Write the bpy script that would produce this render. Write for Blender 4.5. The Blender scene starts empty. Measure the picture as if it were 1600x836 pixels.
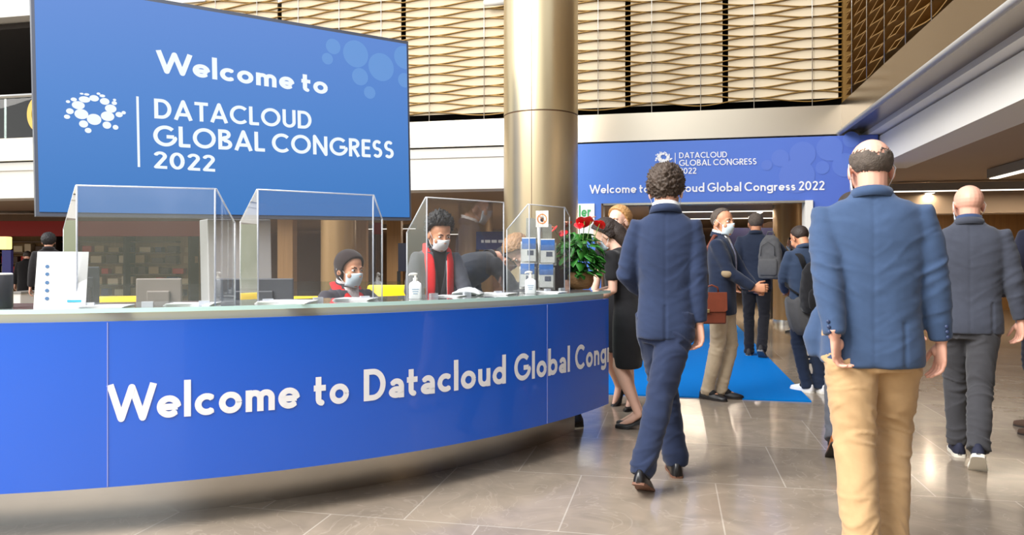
import bpy, math, random
import numpy as np
from mathutils import Vector, Matrix, noise
R = math.radians
random.seed(7)
SC = bpy.context.scene
COL = SC.collection

# ------------------------------------------------------------------ camera, sky, sun, exposure
CAMZ, FPX, HORIZON, YAW = 1.27, 1170.0, 405.0, 12.06
cam_data = bpy.data.cameras.new('camera')
cam_data.sensor_width = 36.0
cam_data.lens = FPX / 1600.0 * 36.0
cam_data.shift_y = -(418.0 - HORIZON) / 1600.0
cam_data.clip_end = 200
cam = bpy.data.objects.new('camera', cam_data)
cam.location = (0, 0, CAMZ)
cam.rotation_euler = (R(90), 0, R(YAW))
COL.objects.link(cam)
SC.camera = cam

SC.view_settings.view_transform = 'Standard'
SC.view_settings.look = 'None'
SC.view_settings.gamma = 1.0
SC.view_settings.use_curve_mapping = False
SC.view_settings.exposure = 0.5
SC.cycles.use_denoising = True
SC.cycles.max_bounces = 8
SC.cycles.diffuse_bounces = 4
SC.cycles.glossy_bounces = 5
SC.cycles.transparent_max_bounces = 24
SC.cycles.caustics_reflective = False
SC.cycles.caustics_refractive = False
SC.cycles.sample_clamp_indirect = 6.0


def lin(r, g, b):
    def f(c):
        c = c / 255.0
        return c / 12.92 if c <= 0.04045 else ((c + 0.055) / 1.055) ** 2.4
    return (f(r), f(g), f(b), 1.0)


def build_world():
    w = bpy.data.worlds.new('sky')
    SC.world = w
    w.use_nodes = True
    nt = w.node_tree
    nt.nodes.clear()
    out = nt.nodes.new('ShaderNodeOutputWorld')
    bg = nt.nodes.new('ShaderNodeBackground')
    bg.inputs['Strength'].default_value = 0.95
    tc = nt.nodes.new('ShaderNodeTexCoord')
    sep = nt.nodes.new('ShaderNodeSeparateXYZ')
    nt.links.new(tc.outputs['Generated'], sep.inputs[0])
    ramp = nt.nodes.new('ShaderNodeValToRGB')     # street, tree belt, hazy bright sky
    mp = nt.nodes.new('ShaderNodeMapRange')
    mp.inputs['From Min'].default_value = -0.3
    mp.inputs['From Max'].default_value = 0.7
    nz = nt.nodes.new('ShaderNodeTexNoise')
    nz.inputs['Scale'].default_value = 9.0
    nz.inputs['Detail'].default_value = 5.0
    nt.links.new(tc.outputs['Generated'], nz.inputs['Vector'])
    add = nt.nodes.new('ShaderNodeMath')
    add.operation = 'MULTIPLY_ADD'
    add.inputs[1].default_value = 0.16
    nt.links.new(nz.outputs['Fac'], add.inputs[0])
    nt.links.new(sep.outputs['Z'], add.inputs[2])
    nt.links.new(add.outputs[0], mp.inputs['Value'])
    nt.links.new(mp.outputs['Result'], ramp.inputs['Fac'])
    el = ramp.color_ramp.elements
    el[0].position = 0.0
    el[0].color = (0.85, 0.80, 0.72, 1)
    el[1].position = 1.0
    el[1].color = (0.93, 0.97, 1.05, 1)
    for pos, colr in ((0.30, (0.95, 0.90, 0.82, 1)), (0.37, (0.24, 0.27, 0.14, 1)), (0.44, (0.42, 0.44, 0.30, 1)),
                      (0.49, (1.05, 1.05, 1.03, 1))):
        e = el.new(pos)
        e.color = colr
    nt.links.new(ramp.outputs['Color'], bg.inputs['Color'])
    nt.links.new(bg.outputs[0], out.inputs[0])


build_world()
sun_data = bpy.data.lights.new('sun', 'SUN')
sun_data.energy = 1.6
sun_data.angle = R(50)
sun_data.color = (1.0, 0.96, 0.9)
sun = bpy.data.objects.new('sun', sun_data)
sun.rotation_euler = (R(58), 0, R(-58))          # daylight from the glazed front, behind and left of the camera
COL.objects.link(sun)
fill_data = bpy.data.lights.new('window_daylight', 'AREA')      # added lamp that brightens the floor at the left, no built window
fill_data.shape = 'RECTANGLE'
fill_data.size, fill_data.size_y = 5.0, 4.0
fill_data.energy = 850
fill_data.color = (1.0, 0.97, 0.93)
fill = bpy.data.objects.new('window_daylight', fill_data)
fill.location = (-4.6, 0.2, 7.0)
fill.rotation_euler = Vector((3.3, 3.0, -7.0)).to_track_quat('-Z', 'Y').to_euler()
COL.objects.link(fill)

# ------------------------------------------------------------------ picking places in the building
FV = Vector((-math.sin(R(YAW)), math.cos(R(YAW)), 0))
RV = Vector((math.cos(R(YAW)), math.sin(R(YAW)), 0))
CAM = Vector((0, 0, CAMZ))


def ray(px, py):
    return FV + RV * ((px - 800) / FPX) + Vector((0, 0, (HORIZON - py) / FPX))


def PD(px, py, D): return CAM + ray(px, py) * D


def PY(px, py, Y):
    d = ray(px, py)
    return CAM + d * (Y / d.y)


def PX(px, py, X):
    d = ray(px, py)
    return CAM + d * (X / d.x)


def gp(px, D):
    p = PD(px, HORIZON, D)
    return Vector((p.x, p.y, 0))


# ------------------------------------------------------------------ objects and tags
def tag(o, label=None, cat=None, group=None, kind=None):
    if label: o['label'] = label
    if cat: o['category'] = cat
    if group: o['group'] = group
    if kind: o['kind'] = kind
    return o


ROOTM = {}


def thing(name, label, cat, loc=(0, 0, 0), rotz=0.0, group=None):
    o = bpy.data.objects.new(name, None)
    COL.objects.link(o)
    o.empty_display_size = 0.1
    o.location = loc
    o.rotation_euler = (0, 0, rotz)
    tag(o, label, cat, group)
    ROOTM[o] = Matrix.Translation(Vector(loc)) @ Matrix.Rotation(rotz, 4, 'Z')
    return o


class MB:
    def __init__(self):
        self.v, self.f, self.mi = [], [], []

    def add(self, verts, faces, mi=0):
        n = len(self.v)
        self.v.extend([tuple(p) for p in verts])
        self.f.extend([tuple(i + n for i in fc) for fc in faces])
        self.mi.extend([mi] * len(faces))
        return self

    def box(self, c, s, M=None, mi=0):
        c = Vector(c)
        vs = []
        for dx in (-.5, .5):
            for dy in (-.5, .5):
                for dz in (-.5, .5):
                    p = Vector((dx * s[0], dy * s[1], dz * s[2]))
                    if M is not None: p = M @ p
                    vs.append(c + p)
        fs = [(0, 1, 3, 2), (4, 6, 7, 5), (0, 4, 5, 1), (2, 3, 7, 6), (0, 2, 6, 4), (1, 5, 7, 3)]
        return self.add(vs, fs, mi)

    def loft(self, rings, caps=True, closed=True, mi=0):
        n = len(rings[0])
        vs = [p for rg in rings for p in rg]
        fs = []
        for i in range(len(rings) - 1):
            for j in range(n if closed else n - 1):
                k = (j + 1) % n
                fs.append((i * n + j, i * n + k, (i + 1) * n + k, (i + 1) * n + j))
        if caps:
            fs.append(tuple(reversed(range(n))))
            fs.append(tuple((len(rings) - 1) * n + j for j in range(n)))
        return self.add(vs, fs, mi)

    def tube(self, path, radii, n=12, mi=0, flat=None, ref=None):
        path = [Vector(p) for p in path]
        if not hasattr(radii, '__len__'): radii = [radii] * len(path)
        up = None
        rings = []
        for i, p in enumerate(path):
            a = path[max(i - 1, 0)]
            b = path[min(i + 1, len(path) - 1)]
            t = (b - a).normalized()
            if up is None:
                up = Vector(ref) if ref is not None else (Vector((0, 0, 1)) if abs(t.z) < .9 else Vector((1, 0, 0)))
            x = up.cross(t)
            if x.length < 1e-6: x = Vector((1, 0, 0)).cross(t)
            x.normalize()
            y = t.cross(x).normalized()
            up = y
            r = radii[i]
            rx, ry = (r if hasattr(r, '__len__') else (r, r * (flat or 1)))
            rings.append([p + x * rx * math.cos(2 * math.pi * k / n) + y * ry * math.sin(2 * math.pi * k / n) for k in range(n)])
        return self.loft(rings, mi=mi)

    def lathe(self, prof, n=24, c=(0, 0, 0), mi=0):
        c = Vector(c)
        rings = [[c + Vector((r * math.cos(2 * math.pi * k / n), r * math.sin(2 * math.pi * k / n), z)) for k in range(n)] for r, z in prof]
        return self.loft(rings, mi=mi)

    def ell(self, c, r, M=None, nu=20, nv=12, mi=0):
        c = Vector(c)
        rings = []
        for i in range(nv + 1):
            th = math.pi * (i + .02) / (nv + .04)
            rg = []
            for k in range(nu):
                ph = 2 * math.pi * k / nu
                p = Vector((r[0] * math.sin(th) * math.cos(ph), r[1] * math.sin(th) * math.sin(ph), -r[2] * math.cos(th)))
                if M is not None: p = M @ p
                rg.append(c + p)
            rings.append(rg)
        return self.loft(rings, mi=mi)

    def quad(self, a, b, c, d, mi=0):
        return self.add([a, b, c, d], [(0, 1, 2, 3)], mi)

    def prism(self, pts, thick, mi=0):
        """closed polygon (3D points) pushed along vector thick"""
        t = Vector(thick)
        n = len(pts)
        a = [Vector(p) for p in pts]
        b = [p + t for p in a]
        fs = [tuple(range(n)), tuple(reversed(range(n, 2 * n)))]
        fs += [(i, n + i, n + (i + 1) % n, (i + 1) % n) for i in range(n)]
        return self.add(a + b, fs, mi)

    def build(self, name, m, parent=None, smooth=True, bevel=0, world=False, auto=None):
        vs = self.v
        if world and parent is not None:
            Mi = ROOTM[parent].inverted()
            vs = [Mi @ Vector(p) for p in vs]
        me = bpy.data.meshes.new(name)
        me.from_pydata([tuple(p) for p in vs], [], self.f)
        me.update()
        ms = m if isinstance(m, (list, tuple)) else [m]
        for mm in ms: me.materials.append(mm)
        if len(ms) > 1: me.polygons.foreach_set('material_index', self.mi)
        import bmesh
        bm = bmesh.new()
        bm.from_mesh(me)
        bmesh.ops.recalc_face_normals(bm, faces=bm.faces)
        bm.to_mesh(me)
        bm.free()
        if smooth:
            me.polygons.foreach_set('use_smooth', [True] * len(me.polygons))
        o = bpy.data.objects.new(name, me)
        COL.objects.link(o)
        if parent is not None:
            o.parent = parent
            if parent in ROOTM:
                ROOTM[o] = ROOTM[parent]
        if bevel:
            b = o.modifiers.new('bevel', 'BEVEL')
            b.width = bevel
            b.segments = 2
            b.limit_method = 'ANGLE'
        if auto is not None:
            me.set_sharp_from_angle(angle=R(auto))
        return o


def struct(name, mb, m, parent=None, **kw):
    o = mb.build(name, m, parent, smooth=False, **kw)
    if parent is None: o['kind'] = 'structure'
    return o


def copy_tree(o, parent=None):
    c = o.copy()
    COL.objects.link(c)
    if parent is not None: c.parent = parent
    for ch in list(o.children): copy_tree(ch, c)
    return c


# ------------------------------------------------------------------ materials
def new_mat(name):
    m = bpy.data.materials.new(name)
    m.use_nodes = True
    nt = m.node_tree
    return m, nt, nt.nodes['Principled BSDF']


def mat(name, col, rough=.5, metal=0.0, spec=.5, var=0.0, vscale=8.0, bump=0.0, bscale=200.0, coat=0.0, sheen=0.0, stretch=None, aniso=0.0):
    m, nt, p = new_mat(name)
    p.inputs['Base Color'].default_value = col
    p.inputs['Roughness'].default_value = rough
    p.inputs['Metallic'].default_value = metal
    p.inputs['Specular IOR Level'].default_value = spec
    p.inputs['Coat Weight'].default_value = coat
    p.inputs['Sheen Weight'].default_value = sheen
    if aniso: p.inputs['Anisotropic'].default_value = aniso
    if var or bump:
        tc = nt.nodes.new('ShaderNodeTexCoord')
        mp = nt.nodes.new('ShaderNodeMapping')
        if stretch: mp.inputs['Scale'].default_value = stretch
        nt.links.new(tc.outputs['Object'], mp.inputs['Vector'])
    if var:
        nz = nt.nodes.new('ShaderNodeTexNoise')
        nz.inputs['Scale'].default_value = vscale
        nz.inputs['Detail'].default_value = 4
        nt.links.new(mp.outputs[0], nz.inputs['Vector'])
        mx = nt.nodes.new('ShaderNodeMix')
        mx.data_type = 'RGBA'
        a, b = mx.inputs[6], mx.inputs[7]
        a.default_value = tuple(c * (1 - var) for c in col[:3]) + (1,)
        b.default_value = tuple(min(1, c * (1 + var)) for c in col[:3]) + (1,)
        nt.links.new(nz.outputs['Fac'], mx.inputs[0])
        nt.links.new(mx.outputs[2], p.inputs['Base Color'])
    if bump:
        nb = nt.nodes.new('ShaderNodeTexNoise')
        nb.inputs['Scale'].default_value = bscale
        nb.inputs['Detail'].default_value = 3
        nt.links.new(mp.outputs[0], nb.inputs['Vector'])
        bp = nt.nodes.new('ShaderNodeBump')
        bp.inputs['Strength'].default_value = bump
        bp.inputs['Distance'].default_value = .004
        nt.links.new(nb.outputs['Fac'], bp.inputs['Height'])
        nt.links.new(bp.outputs[0], p.inputs['Normal'])
    return m


def glow(name, col, s):
    m, nt, p = new_mat(name)
    p.inputs['Base Color'].default_value = (.03, .03, .04, 1)
    p.inputs['Emission Color'].default_value = col
    p.inputs['Emission Strength'].default_value = s
    p.inputs['Roughness'].default_value = .4
    return m


def fabric(name, col, var=.12, bump=.25, sheen=.15, rough=.9):
    return mat(name, col, rough=rough, spec=.2, var=var, vscale=25, bump=bump, bscale=700, sheen=sheen)


def clear(name, tint=(1, 1, 1, 1), refl=1.0, rough=0.0, ior=1.45, milk=0.0):
    """thin clear sheet: what lies behind passes through, a Fresnel share is mirrored"""
    m = bpy.data.materials.new(name)
    m.use_nodes = True
    nt = m.node_tree
    nt.nodes.clear()
    out = nt.nodes.new('ShaderNodeOutputMaterial')
    tr = nt.nodes.new('ShaderNodeBsdfTransparent')
    tr.inputs[0].default_value = tint
    gl = nt.nodes.new('ShaderNodeBsdfGlossy')
    gl.inputs['Roughness'].default_value = rough
    fr = nt.nodes.new('ShaderNodeFresnel')
    fr.inputs['IOR'].default_value = ior
    mu = nt.nodes.new('ShaderNodeMath')
    mu.operation = 'MULTIPLY'
    mu.inputs[1].default_value = refl
    nt.links.new(fr.outputs[0], mu.inputs[0])
    ge = nt.nodes.new('ShaderNodeNewGeometry')       # mirror on the face towards the light path only, not inside the sheet
    inv = nt.nodes.new('ShaderNodeMath')
    inv.operation = 'SUBTRACT'
    inv.inputs[0].default_value = 1.0
    nt.links.new(ge.outputs['Backfacing'], inv.inputs[1])
    m0 = nt.nodes.new('ShaderNodeMath')
    m0.operation = 'MULTIPLY'
    nt.links.new(mu.outputs[0], m0.inputs[0])
    nt.links.new(inv.outputs[0], m0.inputs[1])
    mu = m0
    mx = nt.nodes.new('ShaderNodeMixShader')
    nt.links.new(mu.outputs[0], mx.inputs[0])
    nt.links.new(tr.outputs[0], mx.inputs[1])
    nt.links.new(gl.outputs[0], mx.inputs[2])
    last = mx
    if milk:
        df = nt.nodes.new('ShaderNodeBsdfDiffuse')
        df.inputs[0].default_value = (.9, .93, .95, 1)
        m2 = nt.nodes.new('ShaderNodeMixShader')
        m2.inputs[0].default_value = milk
        nt.links.new(mx.outputs[0], m2.inputs[1])
        nt.links.new(df.outputs[0], m2.inputs[2])
        last = m2
    nt.links.new(last.outputs[0], out.inputs[0])
    return m


def floor_mat():
    m, nt, p = new_mat('polished_stone_tiles')
    tc = nt.nodes.new('ShaderNodeTexCoord')
    mp = nt.nodes.new('ShaderNodeMapping')
    mp.inputs['Location'].default_value = (-.62 + .76 * 10, -5.32 + .93 * 10, 0)
    nt.links.new(tc.outputs['Object'], mp.inputs['Vector'])
    br = nt.nodes.new('ShaderNodeTexBrick')
    br.offset = .5
    br.inputs['Color1'].default_value = lin(158, 144, 127)
    br.inputs['Color2'].default_value = lin(142, 129, 114)
    br.inputs['Mortar'].default_value = lin(176, 166, 152)
    br.inputs['Scale'].default_value = 1.0
    br.inputs['Mortar Size'].default_value = .004
    br.inputs['Brick Width'].default_value = .76
    br.inputs['Row Height'].default_value = .93
    nt.links.new(mp.outputs[0], br.inputs['Vector'])
    nz = nt.nodes.new('ShaderNodeTexNoise')
    nz.inputs['Scale'].default_value = 3.2
    nz.inputs['Detail'].default_value = 8
    nz.inputs['Distortion'].default_value = 1.2
    nt.links.new(tc.outputs['Object'], nz.inputs['Vector'])
    mx = nt.nodes.new('ShaderNodeMix')
    mx.data_type = 'RGBA'
    mx.blend_type = 'OVERLAY'
    mx.inputs[0].default_value = .38
    nt.links.new(br.outputs['Color'], mx.inputs[6])
    nt.links.new(nz.outputs['Fac'], mx.inputs[7])
    # pale veins
    nv = nt.nodes.new('ShaderNodeTexNoise')
    nv.inputs['Scale'].default_value = 1.7
    nv.inputs['Detail'].default_value = 3
    nv.inputs['Distortion'].default_value = 2.5
    nt.links.new(tc.outputs['Object'], nv.inputs['Vector'])
    rp = nt.nodes.new('ShaderNodeValToRGB')
    e = rp.color_ramp.elements
    e[0].position, e[0].color = .488, (0, 0, 0, 1)
    e[1].position, e[1].color = .512, (0, 0, 0, 1)
    k = e.new(.5)
    k.color = (.22, .22, .22, 1)
    nt.links.new(nv.outputs['Fac'], rp.inputs['Fac'])
    m2 = nt.nodes.new('ShaderNodeMix')
    m2.data_type = 'RGBA'
    nt.links.new(rp.outputs['Color'], m2.inputs[0])
    nt.links.new(mx.outputs[2], m2.inputs[6])
    m2.inputs[7].default_value = lin(196, 184, 168)
    nt.links.new(m2.outputs[2], p.inputs['Base Color'])
    p.inputs['Roughness'].default_value = .13
    p.inputs['Specular IOR Level'].default_value = .62
    nr = nt.nodes.new('ShaderNodeTexNoise')
    nr.inputs['Scale'].default_value = 14
    nt.links.new(tc.outputs['Object'], nr.inputs['Vector'])
    mr = nt.nodes.new('ShaderNodeMapRange')
    mr.inputs['To Min'].default_value = .09
    mr.inputs['To Max'].default_value = .19
    nt.links.new(nr.outputs['Fac'], mr.inputs['Value'])
    nt.links.new(mr.outputs[0], p.inputs['Roughness'])
    return m


def wood(name, col, var=.25, scale=(14, 14, .6), rough=.45):
    return mat(name, col, rough=rough, var=var, vscale=2.0, stretch=scale)


def wrapmat(name, c_left, c_right, axis, lo, hi, **kw):
    """printed blue film whose artwork runs from one blue to another along one axis"""
    m, nt, p = new_mat(name)
    tc = nt.nodes.new('ShaderNodeTexCoord')
    sp = nt.nodes.new('ShaderNodeSeparateXYZ')
    nt.links.new(tc.outputs['Object'], sp.inputs[0])
    mr = nt.nodes.new('ShaderNodeMapRange')
    mr.inputs['From Min'].default_value = lo
    mr.inputs['From Max'].default_value = hi
    nt.links.new(sp.outputs[axis], mr.inputs['Value'])
    mx = nt.nodes.new('ShaderNodeMix')
    mx.data_type = 'RGBA'
    nt.links.new(mr.outputs[0], mx.inputs[0])
    mx.inputs[6].default_value = c_left
    mx.inputs[7].default_value = c_right
    nt.links.new(mx.outputs[2], p.inputs['Base Color'])
    for k, v in kw.items(): p.inputs[k].default_value = v
    return m, nt, p, mx


M = {}
M['floor'] = floor_mat()
M['white'] = mat('white_paint', lin(238, 236, 230), .55)
M['offwhite'] = mat('warm_white_paint', lin(240, 237, 230), .55)
M['steel'] = mat('brushed_steel', lin(205, 203, 198), .24, 1.0, var=.05, vscale=3, stretch=(1, 1, 30))
M['band'] = mat('satin_champagne_metal', lin(226, 216, 198), .3, .85, var=.04, vscale=2)
M['brass'] = mat('brushed_brass_cladding', lin(208, 192, 156), .30, .9, var=.08, vscale=2, stretch=(6, 6, .5))
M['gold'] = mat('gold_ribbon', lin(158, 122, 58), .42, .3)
M['golddark'] = mat('bronze_ribbon', lin(150, 114, 60), .42, .4)  # gold ribbon again, with the side run's shade mixed into the colour
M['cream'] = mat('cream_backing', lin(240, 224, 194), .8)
M['tan'] = mat('tan_backing', lin(140, 112, 66), .8)  # cream backing darkened in colour to stand for shade on the side run
M['brownceil'] = mat('taupe_ceiling', lin(168, 146, 124), .6, var=.05, vscale=1)
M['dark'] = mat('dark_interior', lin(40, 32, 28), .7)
M['black'] = mat('black_plastic', lin(28, 28, 30), .45)
M['charcoal'] = mat('charcoal_plastic', lin(62, 64, 70), .45)
M['wood'] = wood('oak_panelling', lin(176, 134, 86))
M['woodd'] = wood('walnut_panelling', lin(104, 74, 48))
M['grey'] = mat('grey_paint', lin(150, 147, 142), .5)
M['acrylic'] = clear('clear_acrylic', (.965, .975, .98, 1), refl=3.0, ior=1.5, milk=.03)
M['acryledge'] = clear('polished_acrylic_edge', (.8, .82, .9, 1), refl=1.5, ior=1.5, milk=.45)
M['glass'] = clear('pale_green_glass', (.83, .93, .91, 1), refl=1.3, ior=1.5, milk=.05)
M['glassedge'] = mat('green_glass_edge', lin(202, 240, 236), .15, spec=.6)
M['balglass'] = clear('balustrade_glass', (.85, .9, .9, 1), refl=1.6, ior=1.5)
M['letter'] = mat('white_lettering', lin(246, 247, 250), .5)
M['screenwhite'] = glow('lit_white_lettering', lin(236, 244, 250), .72)
M['screenfaint'] = glow('lit_pale_blue_disc', lin(90, 144, 210), .72)
M['paper'] = mat('white_paper', lin(246, 246, 246), .6)
M['red'] = mat('red_cloth', lin(214, 26, 32), .8)
M['yellow'] = mat('yellow_vinyl', lin(252, 214, 10), .5)
M['carpet'] = mat('blue_carpet', lin(0, 114, 196), .95, spec=.1, var=.06, vscale=30, bump=.3, bscale=500)
M['led'] = glow('light_strip', (1.0, .93, .8, 1), 1.6)
M['skin'] = mat('skin_light', lin(226, 172, 148), .5, var=.06, vscale=20)
M['skinrosy'] = mat('skin_rosy', lin(222, 168, 146), .5, var=.08, vscale=20)
M['skinpale'] = mat('skin_pale', lin(236, 190, 168), .5, var=.06, vscale=20)
M['skintan'] = mat('skin_tan', lin(206, 146, 112), .5, var=.06, vscale=20)
M['skindark'] = mat('skin_olive', lin(190, 138, 108), .5, var=.06, vscale=20)
M['nylon'] = mat('tan_stockings', lin(198, 138, 98), .45, var=.04, vscale=20)
M['leatherblack'] = mat('black_leather', lin(26, 25, 27), .32)
M['sole'] = mat('dark_sole', lin(52, 44, 40), .7)
M['eyewhite'] = mat('eye_white', lin(236, 232, 228), .3)
M['eyedark'] = mat('iris_dark', lin(50, 34, 24), .2)
M['mask'] = mat('mask_pale_blue', lin(214, 232, 244), .8, bump=.2, bscale=90, stretch=(1, 1, 6))
M['maskwhite'] = mat('mask_white', lin(240, 242, 244), .8)
M['maskblack'] = mat('mask_black', lin(26, 26, 30), .8)

# ------------------------------------------------------------------ geometric lettering drawn with strokes
def arc(cx, cy, rx, ry, a0, a1, n=14):
    return [(cx + rx * math.cos(R(a0 + (a1 - a0) * i / n)), cy + ry * math.sin(R(a0 + (a1 - a0) * i / n))) for i in range(n + 1)]


XH = .63


def glyph(ch, t):
    h = t / 2
    x = XH
    rc = x / 2 - h
    ring = arc(x / 2, x / 2, rc, rc, 0, 360, 26)
    if ch == ' ': return [], .22
    if ch == 'o': return [ring], x
    if ch == 'c': return [arc(x / 2, x / 2, rc, rc, 48, 312, 20)], x * .86
    if ch == 'e': return [arc(x / 2, x / 2, rc, rc, 0, 318, 24), [(h, x / 2 - .01), (x - h, x / 2 - .01)]], x * .96
    if ch == 'l': return [[(h, 0), (h, 1.04)]], t
    if ch == 'd': return [ring, [(x - h, 0), (x - h, 1.04)]], x
    if ch == 'b': return [ring, [(h, 0), (h, 1.04)]], x
    if ch == 'a':
        w = .52
        r = w / 2 - h
        return [arc(w / 2, x - h - r, r, r, 150, 0, 10) + [(w - h, 0)], arc(w / 2 - .005, .19, r, .19 - h, 0, 360, 20)], w
    if ch == 'g': return [ring, [(x - h, x), (x - h, -.08)] + arc(x / 2, -.08, rc, .2 - h, 0, -150, 10)[1:]], x
    if ch == 'n':
        w = .54
        r = w / 2 - h
        return [[(h, 0), (h, x)], [(h, x - h - r)] + arc(w / 2, x - h - r, r, r, 180, 0, 12) + [(w - h, 0)]], w
    if ch == 'm':
        w = .50
        r = w / 2 - h
        s = w - t
        return [[(h, 0), (h, x)], arc(w / 2, x - h - r, r, r, 180, 0, 12) + [(w - h, 0)],
                arc(w / 2 + s, x - h - r, r, r, 180, 0, 12) + [(w - h + s, 0)]], w + s
    if ch == 'r': return [[(h, 0), (h, x)], arc(h + .2, x - h - .2, .2, .2, 180, 75, 8)], .36
    if ch == 'u':
        w = .54
        r = w / 2 - h
        return [[(h, x)] + arc(w / 2, h + r, r, r, 180, 360, 12) + [(w - h, x)], [(w - h, x), (w - h, 0)]], w
    if ch == 't': return [[(.15, .88), (.15, .2)] + arc(.15 + .2 - h, .2, .2 - h, .2 - h, 180, 280, 6), [(0, x - h), (.38, x - h)]], .40
    if ch in 'sS':
        H, w = (x, .44) if ch == 's' else (1.0, .54)
        my = H * .5
        cy1, ry1 = (H - h + my) / 2, (H - h - my) / 2
        cy2, ry2 = (h + my) / 2, (my - h) / 2
        rx = w / 2 - h
        return [arc(w / 2, cy1, rx * .94, ry1, 38, 270, 16) + arc(w / 2, cy2, rx, ry2, 90, -142, 16)], w
    if ch == 'W':
        w = 1.26
        return [[(h * .9, 1), (.36, h * .55), (w / 2, 1 - h), (w - .36, h * .55), (w - h * .9, 1)]], w
    if ch == 'D': return [[(h, 0), (h, 1)], [(h, 1 - h), (.30, 1 - h)] + arc(.30, .5, .42 - h, .5 - h, 90, -90, 18) + [(h, h)]], .73
    if ch == 'C': return [arc(.47, .5, .47 - h, .5 - h, 45, 315, 24)], .80
    if ch == 'G': return [arc(.48, .5, .48 - h, .5 - h, 45, 345, 26) + [(.90 - h, .46)], [(.90 - h + .005, .47), (.52, .47)]], .90
    if ch == 'A': return [[(.03 + h * .4, 0), (.39, 1 - h * .6), (.75 - h * .4, 0)], [(.17, .28), (.61, .28)]], .78
    if ch == 'T': return [[(.3, 0), (.3, 1)], [(0, 1 - h), (.6, 1 - h)]], .6
    if ch == 'L': return [[(h, 1), (h, h), (.47, h)]], .47
    if ch == 'O': return [arc(.48, .5, .48 - h, .5 - h, 0, 360, 32)], .96
    if ch == 'U': return [[(h, 1), (h, .32)] + arc(.33, .32, .33 - h, .32 - h, 180, 360, 16) + [(.66 - h, 1)]], .66
    if ch == 'B':
        return [[(h, 0), (h, 1)], [(h, 1 - h), (.28, 1 - h)] + arc(.28, .755, .26 - h, .245 - h, 90, -90, 12) + [(h, .51)],
                [(h, .51), (.30, .51)] + arc(.30, .265, .30 - h, .265 - h, 90, -90, 12) + [(h, h)]], .6
    if ch == 'N': return [[(h, 0), (h, .97), (.72 - h, .03), (.72 - h, 1)]], .72
    if ch == 'R':
        return [[(h, 0), (h, 1)], [(h, 1 - h), (.28, 1 - h)] + arc(.28, .72, .28 - h, .28 - h, 90, -90, 12) + [(h, .44)],
                [(.27, .44), (.54 - h * .4, 0)]], .57
    if ch == 'E': return [[(.48, h), (h, h), (h, 1 - h), (.48, 1 - h)], [(h, .52), (.44, .52)]], .48
    if ch == '2':
        w = .54
        r = w / 2 - h
        return [arc(w / 2, 1 - h - r, r, r, 165, -38, 14) + [(h * 1.1, h), (w, h)]], w
    if ch == '0': return [arc(.31, .5, .31 - h, .5 - h, 0, 360, 28)], .62
    return [[(0, .3), (.3, .3)]], .3


def text_polys(text, t, gap=.1, caps_gap=.10):
    """list of 2D quads/discs for one line, and its natural width"""
    polys = []
    x = 0.0
    h = t / 2
    for ch in text:
        strokes, adv = glyph(ch, t)
        for s in strokes:
            for i in range(len(s) - 1):
                (x0, y0), (x1, y1) = s[i], s[i + 1]
                L = math.hypot(x1 - x0, y1 - y0)
                if L < 1e-6: continue
                nx, ny = -(y1 - y0) / L * h, (x1 - x0) / L * h
                n = max(1, int(L / .15))
                for k in range(n):
                    a, b = k / n, (k + 1) / n
                    xa, ya, xb, yb = x0 + (x1 - x0) * a, y0 + (y1 - y0) * a, x0 + (x1 - x0) * b, y0 + (y1 - y0) * b
                    polys.append([(x + xa + nx, ya + ny), (x + xa - nx, ya - ny), (x + xb - nx, yb - ny), (x + xb + nx, yb + ny)])
                if 0 < i:
                    polys.append([(x + x0 + h * math.cos(2 * math.pi * k / 10), y0 + h * math.sin(2 * math.pi * k / 10)) for k in range(10)])
        x += adv + (0 if ch == ' ' else 0.0 if ch == 'W' else (caps_gap if ch.isupper() or ch.isdigit() else gap))
    return polys, x - gap


def place_text(mb, fmap, text, t, u0, u1, v0, cap, umax=None, **kw):
    polys, w = text_polys(text, t, **kw)
    k = (u1 - u0) / w
    for p in polys:
        q = [(u0 + x * k, v0 + y * cap) for x, y in p]
        if umax is not None:
            if min(a for a, b in q) > umax: continue
            q = [(min(a, umax), b) for a, b in q]
        n_ = len(mb.f) % 12 * 8e-5        # each stroke a hair above the last
        mb.add([fmap(a, b, n_) for a, b in q], [tuple(range(len(q)))])


def disc(mb, fmap, u, v, ru, rv, n=28, umax=None):
    pts = [(u + ru * math.cos(2 * math.pi * k / n), v + rv * math.sin(2 * math.pi * k / n)) for k in range(n)]
    if umax is not None: pts = [(min(a, umax), b) for a, b in pts]
    mb.add([fmap(a, b, len(mb.f) % 12 * 8e-5) for a, b in pts], [tuple(range(n))])


# ring of dots of the congress emblem, in units of its half width (dot centre, half sizes)
EMB = [(232, 250, 20, 13), (276, 263, 20, 14), (301, 293, 24, 17), (288, 325, 28, 20), (232, 338, 30, 23), (179, 316, 29, 21),
       (166, 279, 27, 17), (192, 255, 24, 13), (188, 357, 19, 15), (207, 384, 14, 11), (285, 362, 18, 15), (321, 371, 12, 10),
       (336, 318, 15, 11), (355, 310, 9, 7), (316, 270, 11, 8), (317, 257, 7, 5), (266, 240, 12, 6), (250, 231, 8, 5),
       (201, 234, 11, 5), (180, 231, 8, 4), (147, 255, 13, 8), (123, 264, 9, 6), (131, 304, 16, 12), (119, 327, 13, 9)]

# ------------------------------------------------------------------ the hall
YB, XR = 11.6, 2.85          # far slab edge, right slab edge
mb = MB(); mb.box((-5, 12, -.05), (50, 42, .1)); struct('floor', mb, M['floor'])

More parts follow.
